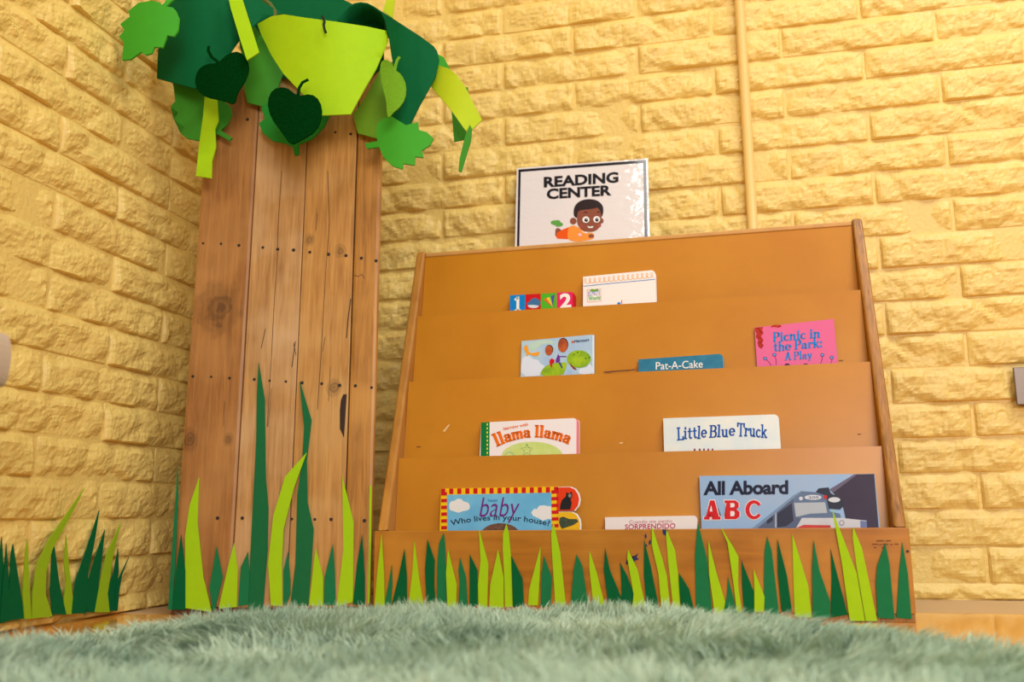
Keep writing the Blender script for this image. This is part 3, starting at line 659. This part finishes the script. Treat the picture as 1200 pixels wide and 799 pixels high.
def serif_letters(m_, grow, lift):
    g = grow
    # slab-serif capitals drawn as bars: A, B, C (crop coordinates)
    def bar(pts, nm='title'): sheet(nm, q(pts), pl, m_, e, thick=0, lift=lift)
    bar([(148-g, 190-g), (172+g, 190-g), (196+g, 278), (205+g, 278-g), (205+g, 294+g), (158-g, 294+g), (158-g, 280-g), (167, 278), (163, 262), (140, 262), (137, 278), (146+g, 280-g), (146+g, 294+g), (115-g, 294+g), (115-g, 280-g), (125, 278)])
    bar([(226-g, 190-g), (285, 190-g), (303+g, 205), (303+g, 228), (290, 238), (308+g, 252), (308+g, 278), (290, 292+g), (226-g, 292+g), (226-g, 278-g), (236-g, 277), (236-g, 205), (226-g, 204+g)])
    c = [(385+(46+g)*math.cos(a), 241-(52+g)*math.sin(a)) for a in [math.radians(35+290*k/24) for k in range(25)]]
    ci = [(387+(25-g)*math.cos(a), 241-(34-g)*math.sin(a)) for a in [math.radians(325-290*k/24) for k in range(25)]]
    bar(c+[(425+g, 272), (412, 268)][:0]+ci)
serif_letters(pm('print_outline_white', (235, 225, 228)), 4, .0003)
serif_letters(pm('print_abc_red', (205, 22, 32)), 0, .0005)
for holes in ([(146, 250), (154, 215), (161, 250)],): sheet('title', q(holes), pl, pm('print_outline_white', (235, 225, 228)), e, thick=0, lift=.0007)
for y0_, y1_ in ((205, 228), (248, 276)):
    sheet('title', q([(258, y0_), (278, y0_+1), (282, (y0_+y1_)/2), (277, y1_-1), (258, y1_)]), pl, pm('print_outline_white', (235, 225, 228)), e, thick=0, lift=.0007)

# ------------------------------------------------------------------ sign
A_ = Vector((0, yl(TH)+.068, TH-.012)); B_ = Vector((0, -.024, .915)); up = (B_-A_).normalized()
SP = (A_, Vector((0, -up.z, up.y)))
sg = empty('laminated_sign', (hit(682, 292, SP).x, A_.y, TH)); tag(sg, 'laminated Reading Center sign with black border standing on top of the bookshelf', 'sign')
# extend the sheet down to the top board
def down(px, py, z):
    p = hit(px, py, SP); return p
bl = hit(604, 289, SP); k0 = 604.0
def sign_rect(x0, y0, x1, y1, x2, y2, x3, y3): return [(x0, y0), (x1, y1), (x2, y2), (x3, y3)]
zbot = [(603.2, 299.0), (761.8, 288.6)]
lam = mat('glossy_laminate', (230, 222, 222), .07, .6, coat=.6, bump=.0)
nt = lam.node_tree; n_ = nt.nodes.new('ShaderNodeTexNoise'); n_.inputs['Scale'].default_value = 9; bp = nt.nodes.new('ShaderNodeBump'); bp.inputs['Strength'].default_value = .35; bp.inputs['Distance'].default_value = .003
nt.links.new(n_.outputs['Fac'], bp.inputs['Height']); nt.links.new(bp.outputs[0], nt.nodes['Principled BSDF'].inputs['Normal']); nt.links.new(bp.outputs[0], nt.nodes['Principled BSDF'].inputs['Coat Normal'])
lsh = sheet('laminated_sheet', [(605.6, 197), (759.2, 185.6)]+zbot[::-1], SP, lam, sg, thick=.0012)
SB = mat('print_border_black', (32, 28, 34), .12, coat=.5)
art('border', [(607.5, 198.6), (757.3, 187.4), (757.2, 190.6), (607.4, 201.6)], SP, SB, lsh, 1)
art('border', [(607.5, 201.6), (610.3, 201.4), (608.4, 298.2), (605.6, 298.4)], SP, SB, lsh, 1)
art('border', [(753.6, 190.9), (757.2, 190.6), (759.2, 288.4), (755.6, 288.6)], SP, SB, lsh, 1)
art('border', [(605.6, 295.5), (759, 285.4), (759.1, 288.4), (605.6, 298.4)], SP, SB, lsh, 1)
words('title', 'READING', (637.2, 220), (724.8, 213.9), 12.8, SP, SB, lsh, off=.04)
words('title', 'CENTER', (640.6, 233.7), (716.6, 229), 12.6, SP, SB, lsh, off=.04)
q = lambda pts: cr(600, 180, 6.66, pts)
SKN = mat('print_skin', (140, 78, 58), .15, coat=.4); HR = mat('print_dark_hair', (48, 34, 34), .15, coat=.4); TEE = mat('print_tee_orange', (240, 148, 60), .15, coat=.4)
PNT = mat('print_trousers', (232, 88, 20), .15, coat=.4); SHO = mat('print_shoe_green', (98, 160, 72), .15, coat=.4); WT = mat('print_white', (240, 238, 238), .15, coat=.4)
art('boy_trousers', q([(343, 612), (400, 590), (445, 572), (440, 668), (355, 664), (345, 650)]), SP, PNT, lsh, 1)
art('boy_leg', q(smoothpoly([(340, 580), (372, 582), (385, 600), (350, 615), (345, 650), (336, 640)])), SP, SKN, lsh, 2)
art('boy_shoe', q(smoothpoly([(300, 532), (322, 520), (372, 518), (378, 535), (400, 545), (395, 565), (350, 572), (340, 560), (305, 548)])), SP, SHO, lsh, 3)
art('boy_shirt', q(smoothpoly([(432, 670), (436, 600), (445, 570), (485, 556), (540, 590), (580, 615), (640, 620), (644, 660), (600, 675), (500, 690)])), SP, TEE, lsh, 2)
art('boy_collar', q([(540, 598), (560, 610), (600, 612), (580, 622), (550, 612)]), SP, WT, lsh, 3)
art('boy_hair', q(smoothpoly([(486, 505), (478, 450), (492, 400), (535, 365), (600, 352), (665, 362), (708, 400), (716, 450), (700, 505), (600, 510)], 2)), SP, HR, lsh, 3)
art('boy_ear', q(ell(478, 526, 26, 26)), SP, SKN, lsh, 4); art('boy_ear', q(ell(700, 524, 15, 20)), SP, SKN, lsh, 4)
art('boy_face', q(smoothpoly([(505, 500), (515, 445), (560, 438), (640, 430), (670, 418), (695, 460), (700, 520), (690, 570), (650, 605), (600, 612), (545, 600), (510, 555)], 2)), SP, SKN, lsh, 5)
for cx, cy in ((577, 515), (661, 513)):
    art('boy_eye', q(ell(cx, cy, 27, 25)), SP, WT, lsh, 6); art('boy_pupil', q(ell(cx+2, cy+3, 14, 15)), SP, HR, lsh, 7); art('boy_eye_glint', q(ell(cx+6, cy-3, 4, 4, 8)), SP, WT, lsh, 8)
art('boy_eyebrow', q([(556, 466), (575, 450), (595, 462), (575, 460)]), SP, HR, lsh, 6); art('boy_eyebrow', q([(655, 462), (675, 448), (690, 464), (672, 458)]), SP, HR, lsh, 6)
art('boy_mouth', q([(586, 566), (612, 570), (636, 564), (630, 578), (600, 580)]), SP, WT, lsh, 6)
for cx, cy in ((540, 565), (680, 560)): art('boy_cheek', q(ell(cx, cy, 16, 14)), SP, mat('print_cheek', (165, 72, 60), .2, coat=.4), lsh, 6)
art('boy_hand', q(smoothpoly([(596, 638), (612, 626), (635, 632), (642, 650), (620, 656), (600, 654)])), SP, SKN, lsh, 6)
art('shirt_emblem', q(ell(530, 632, 14, 12, 10)), SP, mat('print_emblem_pink', (235, 190, 205), .2), lsh, 4)

# ------------------------------------------------------------------ paper tree
th = .14; TO = Vector((.112, -.427, 0)); TW = .354
TXv = Vector((math.cos(th), math.sin(th), 0)); TYb = Vector((-math.sin(th), math.cos(th), 0)); TU = (Vector((0, 0, 1))+TYb*.048)
TN = TXv.cross(TU).normalized()          # towards the room
if TN.y > 0: TN = -TN
TP = (TO, TN)
tree = empty('paper_tree', TO+TXv*TW/2); tag(tree, 'tall plank tree trunk board in the corner with green foam foliage on top', 'paper tree')
def tl_(u, v, d): return TO+TXv*u+TU*v-TN*d
def tbox(name, u0, u1, v0, v1, d0, d1, m, bev=0, parent=tree):
    bm = bmesh.new(); box(bm, u0, u1, d0, d1, v0, v1, bev=bev)
    for v in bm.verts: v.co = tl_(v.co.x, v.co.z, v.co.y)
    bmesh.ops.recalc_face_normals(bm, faces=bm.faces)
    return finish(bm, name, m, parent)
fr = [0, .302, .585, .862, 1.0]
def loc_of(px, py):
    p = hit(px, py, TP) - tree.location; return (p.x, p.y, p.z)
kn = [[loc_of(257, 361)+(.046,), loc_of(222, 515)+(.018,), loc_of(268, 515)+(.011,)], [], [loc_of(362, 281)+(.012,), loc_of(399, 294)+(.014,), loc_of(391, 454)+(.015,)], []]
pc = [((178, 122, 62), (136, 86, 42), (190, 138, 80)), ((204, 156, 98), (158, 110, 60), (214, 178, 134)), ((208, 154, 82), (160, 108, 50), (212, 168, 106)), ((198, 138, 60), (142, 92, 38), (208, 152, 76))]
for i in range(4):
    mwood = wood('weathered_plank_' + 'abcd'[i], *pc[i], grain=(150, 150, 5), rough=.42, knots=kn[i], bump=.3)
    tbox('plank', fr[i]*TW+(.0008 if i else 0), fr[i+1]*TW-(.0008 if i < 3 else 0), .012, 1.03, 0, .016, mwood, bev=.0012 if i in (1, 2) else .006)
DKW = mat('dark_wood_edge', (96, 52, 26), .5)
tbox('trunk_core', .012, TW-.022, .004, 1.028, .0165, .075, mat('trunk_side_brown', (150, 92, 46), .5, var=.2, vscale=20, stretch=(1, 1, .1)))
tbox('base_edge', .001, TW-.003, 0, .0115, .001, .015, DKW)
NAIL = mat('nail_black', (34, 24, 22), .6)
for row in ([(238, 285), (259, 285.6), (280, 287.5), (308, 290), (325.5, 292), (344, 293), (363, 295.5), (385, 298), (405.5, 299.5), (423.5, 302.5), (440.6, 305.5)],
            [(226, 441), (247.5, 441.5), (269, 443), (298, 444.5), (316, 446), (335, 447), (354, 448.5), (377, 449.5), (398, 451.5), (416.5, 452), (435.5, 454)],
            [(200+55, 607), (200+84, 607), (299, 607), (342, 608), (369, 608.5), (388, 608.5), (427, 610)], [(290, 140), (318, 121), (378, 143), (393, 155), (411, 157)]):
    for x, y in row:
        p = hit(x, y, TP); bm = bmesh.new(); tube(bm, [p+TN*.0004, p-TN*.001], random.Random(int(x*7+y)).uniform(.0023, .0036), 8); finish(bm, 'nail', NAIL, tree)
sheet('board_gap', cr(180, 420, 2.497, [(548, 122), (555, 105), (565, 104), (557, 232), (545, 205), (545, 150)]), TP, mat('gap_dark', (52, 34, 26), .8), tree, thick=0, lift=.0006)
SPL = mat('split_line', (66, 40, 24), .8)
for pts, w_ in (([(330, 200), (326, 262), (325, 300), (321, 360), (318, 420), (313, 500)], .0009), ([(384, 200), (386, 260), (381, 330), (376, 420), (372, 480)], .0009), ([(311, 385), (306, 408)], .0012), ([(346, 400), (342, 430)], .0014), ([(415, 322), (420, 324), (424, 321), (427, 326)], .001), ([(300, 620), (303, 700)], .0008), ([(381, 395), (378, 412)], .0008), ([(344, 402), (347, 416)], .001), ([(411, 350), (408, 372), (406, 396)], .0018), ([(372, 250), (370, 270)], .0009), ([(318, 455), (314, 500)], .0008), ([(387, 430), (385, 470)], .0007), ([(263, 470), (262, 500)], .0006), ([(334, 560), (330, 600)], .0009)):
    finish(ribbon([hit(x, y, shift(TP, .0005)) for x, y in pts], w_, TN), 'crack', SPL, tree)
G3 = [('M', [(42,735),(55,540),(66,380),(70,310),(72,400),(62,620),(55,735)]), ('D', [(55,735),(65,620),(80,515),(92,620),(92,735)]), ('L', [(92,730),(92,520),(105,430),(133,347),(128,480),(145,640),(170,742)]),
('M', [(172,735),(163,670),(184,550),(202,640),(190,690),(178,738)]), ('L', [(190,732),(215,620),(235,540),(246,620),(243,727)]), ('M', [(247,725),(255,610),(276,565),(280,640),(276,720)]),
('D2', [(275,735),(288,470),(300,240),(302,100),(307,12),(325,120),(328,350),(336,440),(333,560),(320,735)]), ('L', [(343,722),(335,600),(350,460),(385,345),(448,275),(410,380),(380,500),(375,600),(377,725)]),
('M', [(380,720),(380,620),(393,565),(400,650),(400,690),(388,720)]), ('D2', [(400,722),(415,600),(420,400),(435,300),(440,200),(430,100),(427,65),(462,180),(448,300),(450,420),(468,500),(462,600),(452,725)]),
('L', [(455,722),(465,630),(474,555),(496,640),(496,725)]), ('M', [(498,722),(500,640),(524,543),(530,620),(533,722)]), ('L', [(535,727),(555,560),(552,345),(585,480),(583,712)]), ('D', [(583,720),(595,600),(610,515),(618,640),(618,722)]),
('L', [(626,716),(630,560),(632,370),(638,376),(636,560),(632,716)])]
GM['D2'] = mat('pine_green_foam', (12, 108, 60), .75, .3, var=.06, vscale=60); GL['D2'] = 'tall dark green paper grass blade'
for k, (c, poly) in enumerate(G3):
    lf = .002+.0018*(k % 2)
    if c == 'L' and k == 7: lf = .0075
    o = sheet('grass_blade', cr(180, 420, 2.497, poly), TP, GM[c], tree, thick=.0016, lift=lf); o['label'] = GL[c]

# canopy
A0 = lambda pts: cr(130, 0, 3.717, pts)
B0 = lambda pts: cr(360, 0, 3.718, pts)
C0 = lambda pts: cr(120, 0, 2.609, pts)
def leaf(name, poly, d, m, bulge=None, label=None, thick=.003, step=12):
    o = sheet(name, poly, TP, m, tree, thick=thick, bulge=bulge, lift=d, step=step)
    if label: o['label'] = label
    return o
# back layer
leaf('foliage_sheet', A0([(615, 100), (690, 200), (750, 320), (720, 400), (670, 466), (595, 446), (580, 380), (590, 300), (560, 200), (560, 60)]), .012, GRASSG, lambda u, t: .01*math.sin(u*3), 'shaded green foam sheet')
leaf('foliage_sheet', B0([(200, 500), (250, 430), (320, 300), (400, 250), (420, 430), (370, 520), (305, 603), (220, 580)]), .014, OLIVE, lambda u, t: .012*math.sin(u*3), 'olive green foam sheet')
leaf('foliage_sheet', C0([(420, -20), (700, -20), (860, 60), (860, 200), (700, 330), (500, 200), (420, 90)]), .006, DARK, None, 'dark green foam sheet behind the lime one')
leaf('foliage_sheet', C0([(650, 352), (700, 352), (665, 388), (640, 400)]), .018, OLIVE, None, 'olive green foam corner')
leaf('foliage_sheet', B0([(600, 380), (700, 380), (692, 606), (640, 617), (628, 470)]), .02, GRASSG, None, 'green foam strip end')
leaf('foliage_sheet', B0([(560, 230), (595, 250), (612, 280), (626, 310), (590, 300), (560, 290)]), .03, BRIGHT, None, 'bright green foam corner')
# main sheets
leaf('foliage_sheet', A0([(275, -60), (230, 90), (205, 215), (200, 340), (280, 362), (370, 385), (470, 300), (565, 165), (540, 60), (512, 0), (505, -60)]), .058, DARK, lambda u, t: .035*math.sin(math.pi*min(1, u*1.05))-.02*t, 'dark green foam sheet on the left')
leaf('foliage_sheet', A0([(560, -60), (575, 0), (600, 70), (615, 118), (645, 92), (690, 70), (752, 58), (690, 25), (640, -10), (600, -60)]), .055, DARK, lambda u, t: .03*math.cos(u*2.5), 'dark green foam sheet corner')
leaf('foliage_strip', A0([(508, -40), (520, 30), (556, 150), (592, 262), (645, 228), (610, 115), (570, -10), (562, -40)]), .10, LIME, lambda u, t: .02*t, 'lime foam strip at the top')
leaf('foliage_sheet', [(301.5, 28), (318, 19), (332, 16.7), (360, 21), (395, 25.5), (430, 31), (453, 36), (454.7, 48), (440.7, 80.7), (425, 108), (411, 133.7), (377.5, 135), (365, 122), (354.6, 110), (331.8, 86), (318, 64.6), (305, 38)], .07, LIME,
     lambda u, t: .055*math.sin(math.pi*min(1, max(0, u)))**.8*(1-.25*t), 'large lime foam sheet in the middle', step=8)
# rolled sheet: outer face and the arch running back
leaf('foliage_sheet', B0([(325, 50), (400, 98), (500, 163), (550, 200), (566, 222), (575, 262), (560, 330), (540, 370), (490, 460), (445, 552), (400, 530), (360, 500), (385, 400), (385, 330), (368, 250), (352, 140), (343, 90)]), .075, DARK,
     lambda u, t: .02-.05*max(0, .35-u)-.05*max(0, u-.75)-.03*t, 'dark green foam sheet rolled over on the right', step=8)
arc = B0([(128, 100), (140, 74), (155, 52), (180, 28), (205, 14), (232, 9), (262, 13), (290, 27), (325, 50), (343, 90), (352, 140)])
bm = bmesh.new(); ro = []
for x, y in arc:
    f_ = hit(x, y, shift(TP, .078)); ro.append([bm.verts.new(f_+Vector((.0, k*.035, .0))) for k in range(5)])
for i in range(len(ro)-1):
    for k in range(4): bm.faces.new([ro[i][k], ro[i+1][k], ro[i+1][k+1], ro[i][k+1]])
bmesh.ops.recalc_face_normals(bm, faces=bm.faces); bmesh.ops.solidify(bm, geom=bm.faces[:], thickness=.002)
o = finish(bm, 'foliage_roll', DARK, tree, smooth=True); o['label'] = 'open roll of dark green foam'
leaf('foliage_strip', B0([(540, 378), (560, 320), (575, 285), (620, 300), (650, 325), (690, 380), (730, 460), (762, 522), (718, 565), (690, 568), (620, 470)]), .05, mat('yellow_lime_foam', (182, 205, 18), .7, .3), lambda u, t: .02*math.sin(u*3), 'yellow-lime foam strip reaching right')
leaf('foliage_strip', B0([(352, -30), (385, -30), (372, 78), (330, 48)]), .03, mat('yellow_lime_foam', (182, 205, 18), .7, .3), None, 'lime strip poking up behind the roll')
# leaves
leaf('leaf', A0([(215, 12), (180, 2), (120, 12), (75, 48), (82, 72), (40, 105), (58, 130), (35, 160), (56, 186), (48, 262), (85, 258), (132, 226), (150, 239), (178, 232), (190, 204), (225, 206), (245, 153), (275, 158), (292, 132), (297, 80), (282, 45), (268, 32), (240, 28), (290, -20), (250, -20), (235, 8), (222, 22)]), .158, BRIGHT, lambda u, t: .012*math.sin(u*3), 'bright green scalloped foam leaf at the upper left', thick=.004)
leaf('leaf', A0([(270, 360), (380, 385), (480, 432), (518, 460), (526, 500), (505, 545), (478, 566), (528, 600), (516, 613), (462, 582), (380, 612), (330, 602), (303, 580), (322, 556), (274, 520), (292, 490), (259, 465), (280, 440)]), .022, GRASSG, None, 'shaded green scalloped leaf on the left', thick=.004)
leaf('foliage_strip', A0([(408, 420), (462, 433), (468, 525), (453, 562), (457, 640), (440, 700), (438, 776), (370, 766), (385, 620), (402, 500)]), .045, LIME, lambda u, t: .008*math.sin(t*9), 'hanging lime foam strip')
heart = smoothpoly(A0([(465, 275), (510, 232), (560, 222), (596, 262), (602, 310), (580, 362), (552, 402), (538, 458), (490, 438), (410, 422), (375, 392), (364, 350), (378, 303), (415, 278)]))
leaf('felt_leaf', heart, .105, FELT, lambda u, t: .008*math.sin(u*3), 'dark green felt heart leaf on the left')
finish(ribbon([hit(*p_, shift(TP, .107)) for p_ in A0([(466, 270), (440, 250), (424, 222), (426, 200)])], .006, TN), 'leaf_stem', FELT, tree)
leaf('leaf', C0([(520, 290), (505, 310), (485, 330), (497, 362), (478, 377), (490, 405), (520, 430), (562, 438), (582, 450), (588, 475), (602, 472), (600, 440), (640, 425), (680, 385), (690, 360), (650, 300)]), .03, mat('kelly_green_foam', (30, 140, 40), .7, .3), None, 'green foam leaf behind the central heart', thick=.004)
leaf('felt_leaf', smoothpoly(C0([(598, 294), (560, 264), (520, 272), (503, 310), (514, 360), (548, 405), (575, 444), (605, 430), (655, 400), (673, 350), (665, 306), (638, 286)])), .14, FELT, lambda u, t: .008*math.sin(u*3), 'dark green felt heart leaf in the centre')
finish(ribbon([hit(*p_, shift(TP, .143)) for p_ in C0([(598, 292), (602, 268), (612, 252), (630, 243)])], .006, TN), 'leaf_stem', FELT, tree)
leaf('felt_leaf', smoothpoly(B0([(320, 270), (342, 257), (365, 272), (384, 305), (412, 325), (432, 370), (427, 430), (400, 470), (375, 488), (356, 515), (347, 500), (345, 440), (326, 370), (317, 310)])), .115, FELTL, lambda u, t: .008*math.sin(u*3), 'light green felt leaf on the right')
finish(ribbon([hit(*p_, shift(TP, .118)) for p_ in B0([(382, 306), (386, 280), (392, 262), (403, 247)])], .0055, TN), 'leaf_stem', FELTL, tree)
leaf('leaf', B0([(330, 515), (370, 508), (430, 545), (470, 535), (482, 530), (486, 566), (520, 575), (551, 603), (535, 632), (500, 655), (506, 686), (470, 682), (468, 719), (418, 712), (416, 737), (370, 722), (332, 684), (313, 640), (260, 647), (250, 625), (306, 614), (300, 585), (306, 540)]), .06, BRIGHT, lambda u, t: .01*math.sin(u*3), 'bright green scalloped foam leaf at the lower right', thick=.004)
leaf('leaf', B0([(708, 543), (718, 560), (714, 612), (690, 690), (672, 750), (659, 745), (664, 690), (686, 600)]), .07, GRASSG, lambda u, t: .006*t, 'narrow green leaf seen edge-on')
PCL = mat('pipe_cleaner_fuzz', (24, 40, 20), .95, bump=.8, bscale=500)
bm = bmesh.new(); tube(bm, [hit(x, y, shift(TP, .135)) for x, y in ((377.5, 19), (379, 22), (380.4, 25.5), (379.2, 29), (380, 33), (381.8, 38.5))], .0024, 8)
o = finish(bm, 'pipe_cleaner', PCL, tree); o['label'] = 'dark fuzzy pipe cleaner hook'
bm = bmesh.new(); tube(bm, [hit(x, y, shift(TP, .04)) for x, y in ((296, -8), (306, -2), (316, 5), (322, 14), (322, 20))], .005, 8)
finish(bm, 'vine', mat('olive_vine', (90, 100, 30), .8), tree)

# ------------------------------------------------------------------ paper grass on the left wall
WPL = plane_x(.017)
G4 = [('D', [(-20,590),(-8,400),(7,275),(15,400),(17,585)], 'dark green paper grass blade cropped by the left edge of the photo'),
('D', [(0,588),(8,480),(24,300),(32,420),(32,578)], 'dark green paper grass blade on the left wall, second from the left edge'),
('D', [(22,578),(35,440),(40,340),(48,300),(70,440),(90,570)], 'wide dark green paper grass blade left of the short lime ones'),
('O', [(90,572),(82,480),(92,330),(100,283),(104,380),(114,570)], 'narrow lime paper grass blade just left of the longest curved one'),
('O', [(116,570),(118,480),(135,370),(180,280),(307,98),(250,210),(190,320),(168,400),(165,480),(190,562)], 'longest curved lime paper grass blade on the left wall'),
('D', [(190,554),(182,470),(188,340),(196,297),(215,440),(240,556)], 'dark green paper grass blade right of the longest lime one'),
('O', [(225,554),(240,440),(232,370),(240,268),(250,380),(258,440),(270,554)], 'short narrow lime paper grass blade between two dark ones'),
('D', [(262,552),(272,440),(310,330),(360,178),(345,280),(320,400),(310,552)], 'tallest dark green paper grass blade on the left wall'),
('D', [(313,547),(312,460),(345,350),(380,248),(368,370),(358,430),(352,547)], 'dark green paper grass blade just right of the tallest dark one'),
('O', [(345,547),(365,430),(385,340),(438,222),(410,340),(390,480),(397,547)], 'rightmost lime paper grass blade on the left wall'),
('D', [(392,542),(393,460),(412,400),(428,318),(430,400),(420,470),(424,542)], 'short dark green paper grass blade near the wall corner'),
('D', [(416,540),(424,440),(430,425),(467,348),(442,412),(432,470),(426,540)], 'thinnest dark green paper grass blade leaning towards the tree trunk')]
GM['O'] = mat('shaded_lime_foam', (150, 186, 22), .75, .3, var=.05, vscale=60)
for k, (c, poly, lb) in enumerate(G4):
    o = sheet('grass_blade', cr(0, 540, 3.086, poly), WPL, GM[c], None, thick=.0016, lift=.0018*(k % 2)+(.002 if k == 4 else 0))
    tag(o, lb, 'paper grass', 'paper grass blades stuck low on the left wall')
    # origin at the blade's foot
    me = o.data; zs = min(me.vertices, key=lambda v: v.co.z).co.copy()
    me.transform(Matrix.Translation(-zs)); o.location = zs

# ------------------------------------------------------------------ beige rounded chair back at the left edge
ch = empty('toddler_chair', (.02, -1.05, 0)); tag(ch, 'blurred beige rounded chair back cropped by the left edge of the photo', 'chair')
BG = mat('beige_plastic', (196, 172, 150), .5)
def chair_x(py, y): return hit(0, py, plane_y(y)).x
cx = chair_x(420, -1.05)-.003
prof = [(.0096*math.cos(a)*1.0, .031*math.sin(a)) for a in [math.pi*(-.5+k/12) for k in range(13)]]
czz = hit(0, 421, plane_y(-1.05)).z
bm = bmesh.new(); fr_ = []
outl = [(cx+.0005+x, czz+z) for x, z in prof]+[(cx-.135, czz+.031), (cx-.135, czz-.031)]
a = [bm.verts.new((x, -1.059, z)) for x, z in outl]; b2 = [bm.verts.new((x, -1.041, z)) for x, z in outl]
bm.faces.new(a); bm.faces.new(b2[::-1])
for k in range(len(outl)): bm.faces.new([a[k], b2[k], b2[(k+1) % len(outl)], a[(k+1) % len(outl)]][::-1])
bmesh.ops.recalc_face_normals(bm, faces=bm.faces)
finish(bm, 'backrest', BG, ch)
for lx in (cx-.115, cx-.035):
    bm = bmesh.new(); tube(bm, [(lx, -1.05, 0), (lx, -1.05, czz-.02)], .008, 10); finish(bm, 'leg', BG, ch, smooth=True)
    bm = bmesh.new(); tube(bm, [(lx, -1.20, 0), (lx, -1.20, .20)], .008, 10); finish(bm, 'leg', BG, ch, smooth=True)
box_obj('seat', (cx-.13, cx-.02, -1.215, -1.058, .2005, .212), BG, ch, bev=.004)

# ------------------------------------------------------------------ shaggy rug
rug = empty('shaggy_rug', (.80, -1.10, 0)); tag(rug, 'round sage green shaggy rug on the floor in front of the bookshelf', 'rug')
RC = Vector((.80, -1.10)); RR = .575
bm = bmesh.new(); ring = []
n = 72
c0 = bm.verts.new((RC.x, RC.y, .012))
prev = [c0]
o_, u_ = [], []
for k in range(n):
    a = 2*math.pi*k/n; r = RR*(1+.02*math.sin(5*a+1)+.012*math.sin(11*a))
    o_.append(bm.verts.new((RC.x+r*math.cos(a), RC.y+r*math.sin(a), .010))); u_.append(bm.verts.new((RC.x+r*math.cos(a), RC.y+r*math.sin(a), .0005)))
for k in range(n):
    bm.faces.new([c0, o_[k], o_[(k+1) % n]]); bm.faces.new([o_[k], u_[k], u_[(k+1) % n], o_[(k+1) % n]])
bm.faces.new(u_[::-1])
finish(bm, 'rug_backing', mat('rug_base', (80, 110, 98), .95), rug)
rng = np.random.default_rng(3)
def vnoise(x, y, s, seed=0):
    out = np.zeros_like(x)
    for k in range(6):
        r_ = np.random.default_rng(seed*10+k); fx, fy, ph = r_.normal()*s, r_.normal()*s, r_.uniform(0, 6.28)
        out += np.sin(x*fx+y*fy+ph)
    return out/6**.5/1.0
NT = 5200; 
rt = np.sqrt(rng.uniform(0, 1, NT)); at = rng.uniform(0, 2*np.pi, NT)
rt = rt*RR*(1+.02*np.sin(5*at+1)+.012*np.sin(11*at)); tx = RC.x+rt*np.cos(at); ty = RC.y+rt*np.sin(at)
keep = ty < 5; tx, ty, rt, at = tx[keep], ty[keep], rt[keep], at[keep]; NT = len(tx)
lean_a = vnoise(tx, ty, 9, 1)*2.2+rng.normal(0, .5, NT); lean = .75+.35*vnoise(tx, ty, 14, 2)+rng.normal(0, .25, NT)
hgt = .033*(1+.28*vnoise(tx, ty, 13, 3))+rng.normal(0, .005, NT); hgt = np.clip(hgt, .018, .046)
edge = np.clip((rt-RR+.05)/.05, 0, 1)
SPT = 26; S = NT*SPT
idx = np.repeat(np.arange(NT), SPT)
bx = tx[idx]+rng.normal(0, .0062, S); by = ty[idx]+rng.normal(0, .0062, S)
la = lean_a[idx]+rng.normal(0, .22, S); ln = np.clip(lean[idx]+rng.normal(0, .2, S), 0, 1.5)*hgt[idx]
la = np.where(edge[idx] > .2, at[idx]+rng.normal(0, .6, S), la)
hh = hgt[idx]*rng.uniform(.75, 1.15, S)*(1-.3*edge[idx])
tipx = tx[idx]+(bx-tx[idx])*.28+np.cos(la)*ln; tipy = ty[idx]+(by-ty[idx])*.28+np.sin(la)*ln
cvx = rng.normal(0, .004, S); cvy = rng.normal(0, .004, S)
wd = .0017; wa = rng.uniform(0, 2*np.pi, S)
P = []
for k, (t, wk) in enumerate(((0, 1), (.4, 1.1), (.75, .8), (1, 0))):
    f_ = t**1.7
    x = bx+(tipx-bx)*f_+cvx*math.sin(t*3.14); y = by+(tipy-by)*f_+cvy*math.sin(t*3.14); z = .009+hh*(t-.22*t*t*np.clip(ln/hgt[idx], 0, 1.2))
    ox, oy = np.cos(wa)*wd*wk/2, np.sin(wa)*wd*wk/2
    if wk: P += [np.stack([x-ox, y-oy, z], 1), np.stack([x+ox, y+oy, z], 1)]
    else: P += [np.stack([x, y, z], 1)]
V = np.stack(P, 1).reshape(-1, 3)-np.array(rug.location)[None, :]
base = np.arange(S)*7
tri = np.concatenate([np.stack([base+a for a in f], 1) for f in ((0, 1, 3), (0, 3, 2), (2, 3, 5), (2, 5, 4), (4, 5, 6))], 0).astype(np.int32)
me = bpy.data.meshes.new('rug_pile'); me.vertices.add(len(V)); me.vertices.foreach_set('co', V.ravel().astype(np.float32))
nf = len(tri); me.loops.add(nf*3); me.polygons.add(nf)
me.loops.foreach_set('vertex_index', tri.ravel()); me.polygons.foreach_set('loop_start', (np.arange(nf)*3).astype(np.int32)); me.polygons.foreach_set('loop_total', np.full(nf, 3, np.int32))
me.update(calc_edges=True)
ca = me.color_attributes.new('yarn', 'FLOAT_COLOR', 'POINT')
tone = np.clip(.5+.28*vnoise(tx, ty, 16, 6)[idx]+rng.normal(0, .13, S), 0, 1)
c1 = np.array(lin((150, 178, 154))); c2 = np.array(lin((200, 218, 192)))
cc = c1[None]*(1-tone[:, None])+c2[None]*tone[:, None]
cc = np.repeat(cc[:, None, :], 7, 1).reshape(-1, 3); cc = np.concatenate([cc, np.ones((len(cc), 1))], 1)
ca.data.foreach_set('color', cc.ravel().astype(np.float32))
pm_ = mat('sage_yarn', (180, 200, 175), .9, .15, sheen=.1); at_ = pm_.node_tree.nodes.new('ShaderNodeAttribute'); at_.attribute_name = 'yarn'
pm_.node_tree.links.new(at_.outputs['Color'], pm_.node_tree.nodes['Principled BSDF'].inputs['Base Color'])
me.materials.append(pm_)
o = newobj('rug_pile', me, rug); o['kind'] = 'stuff'
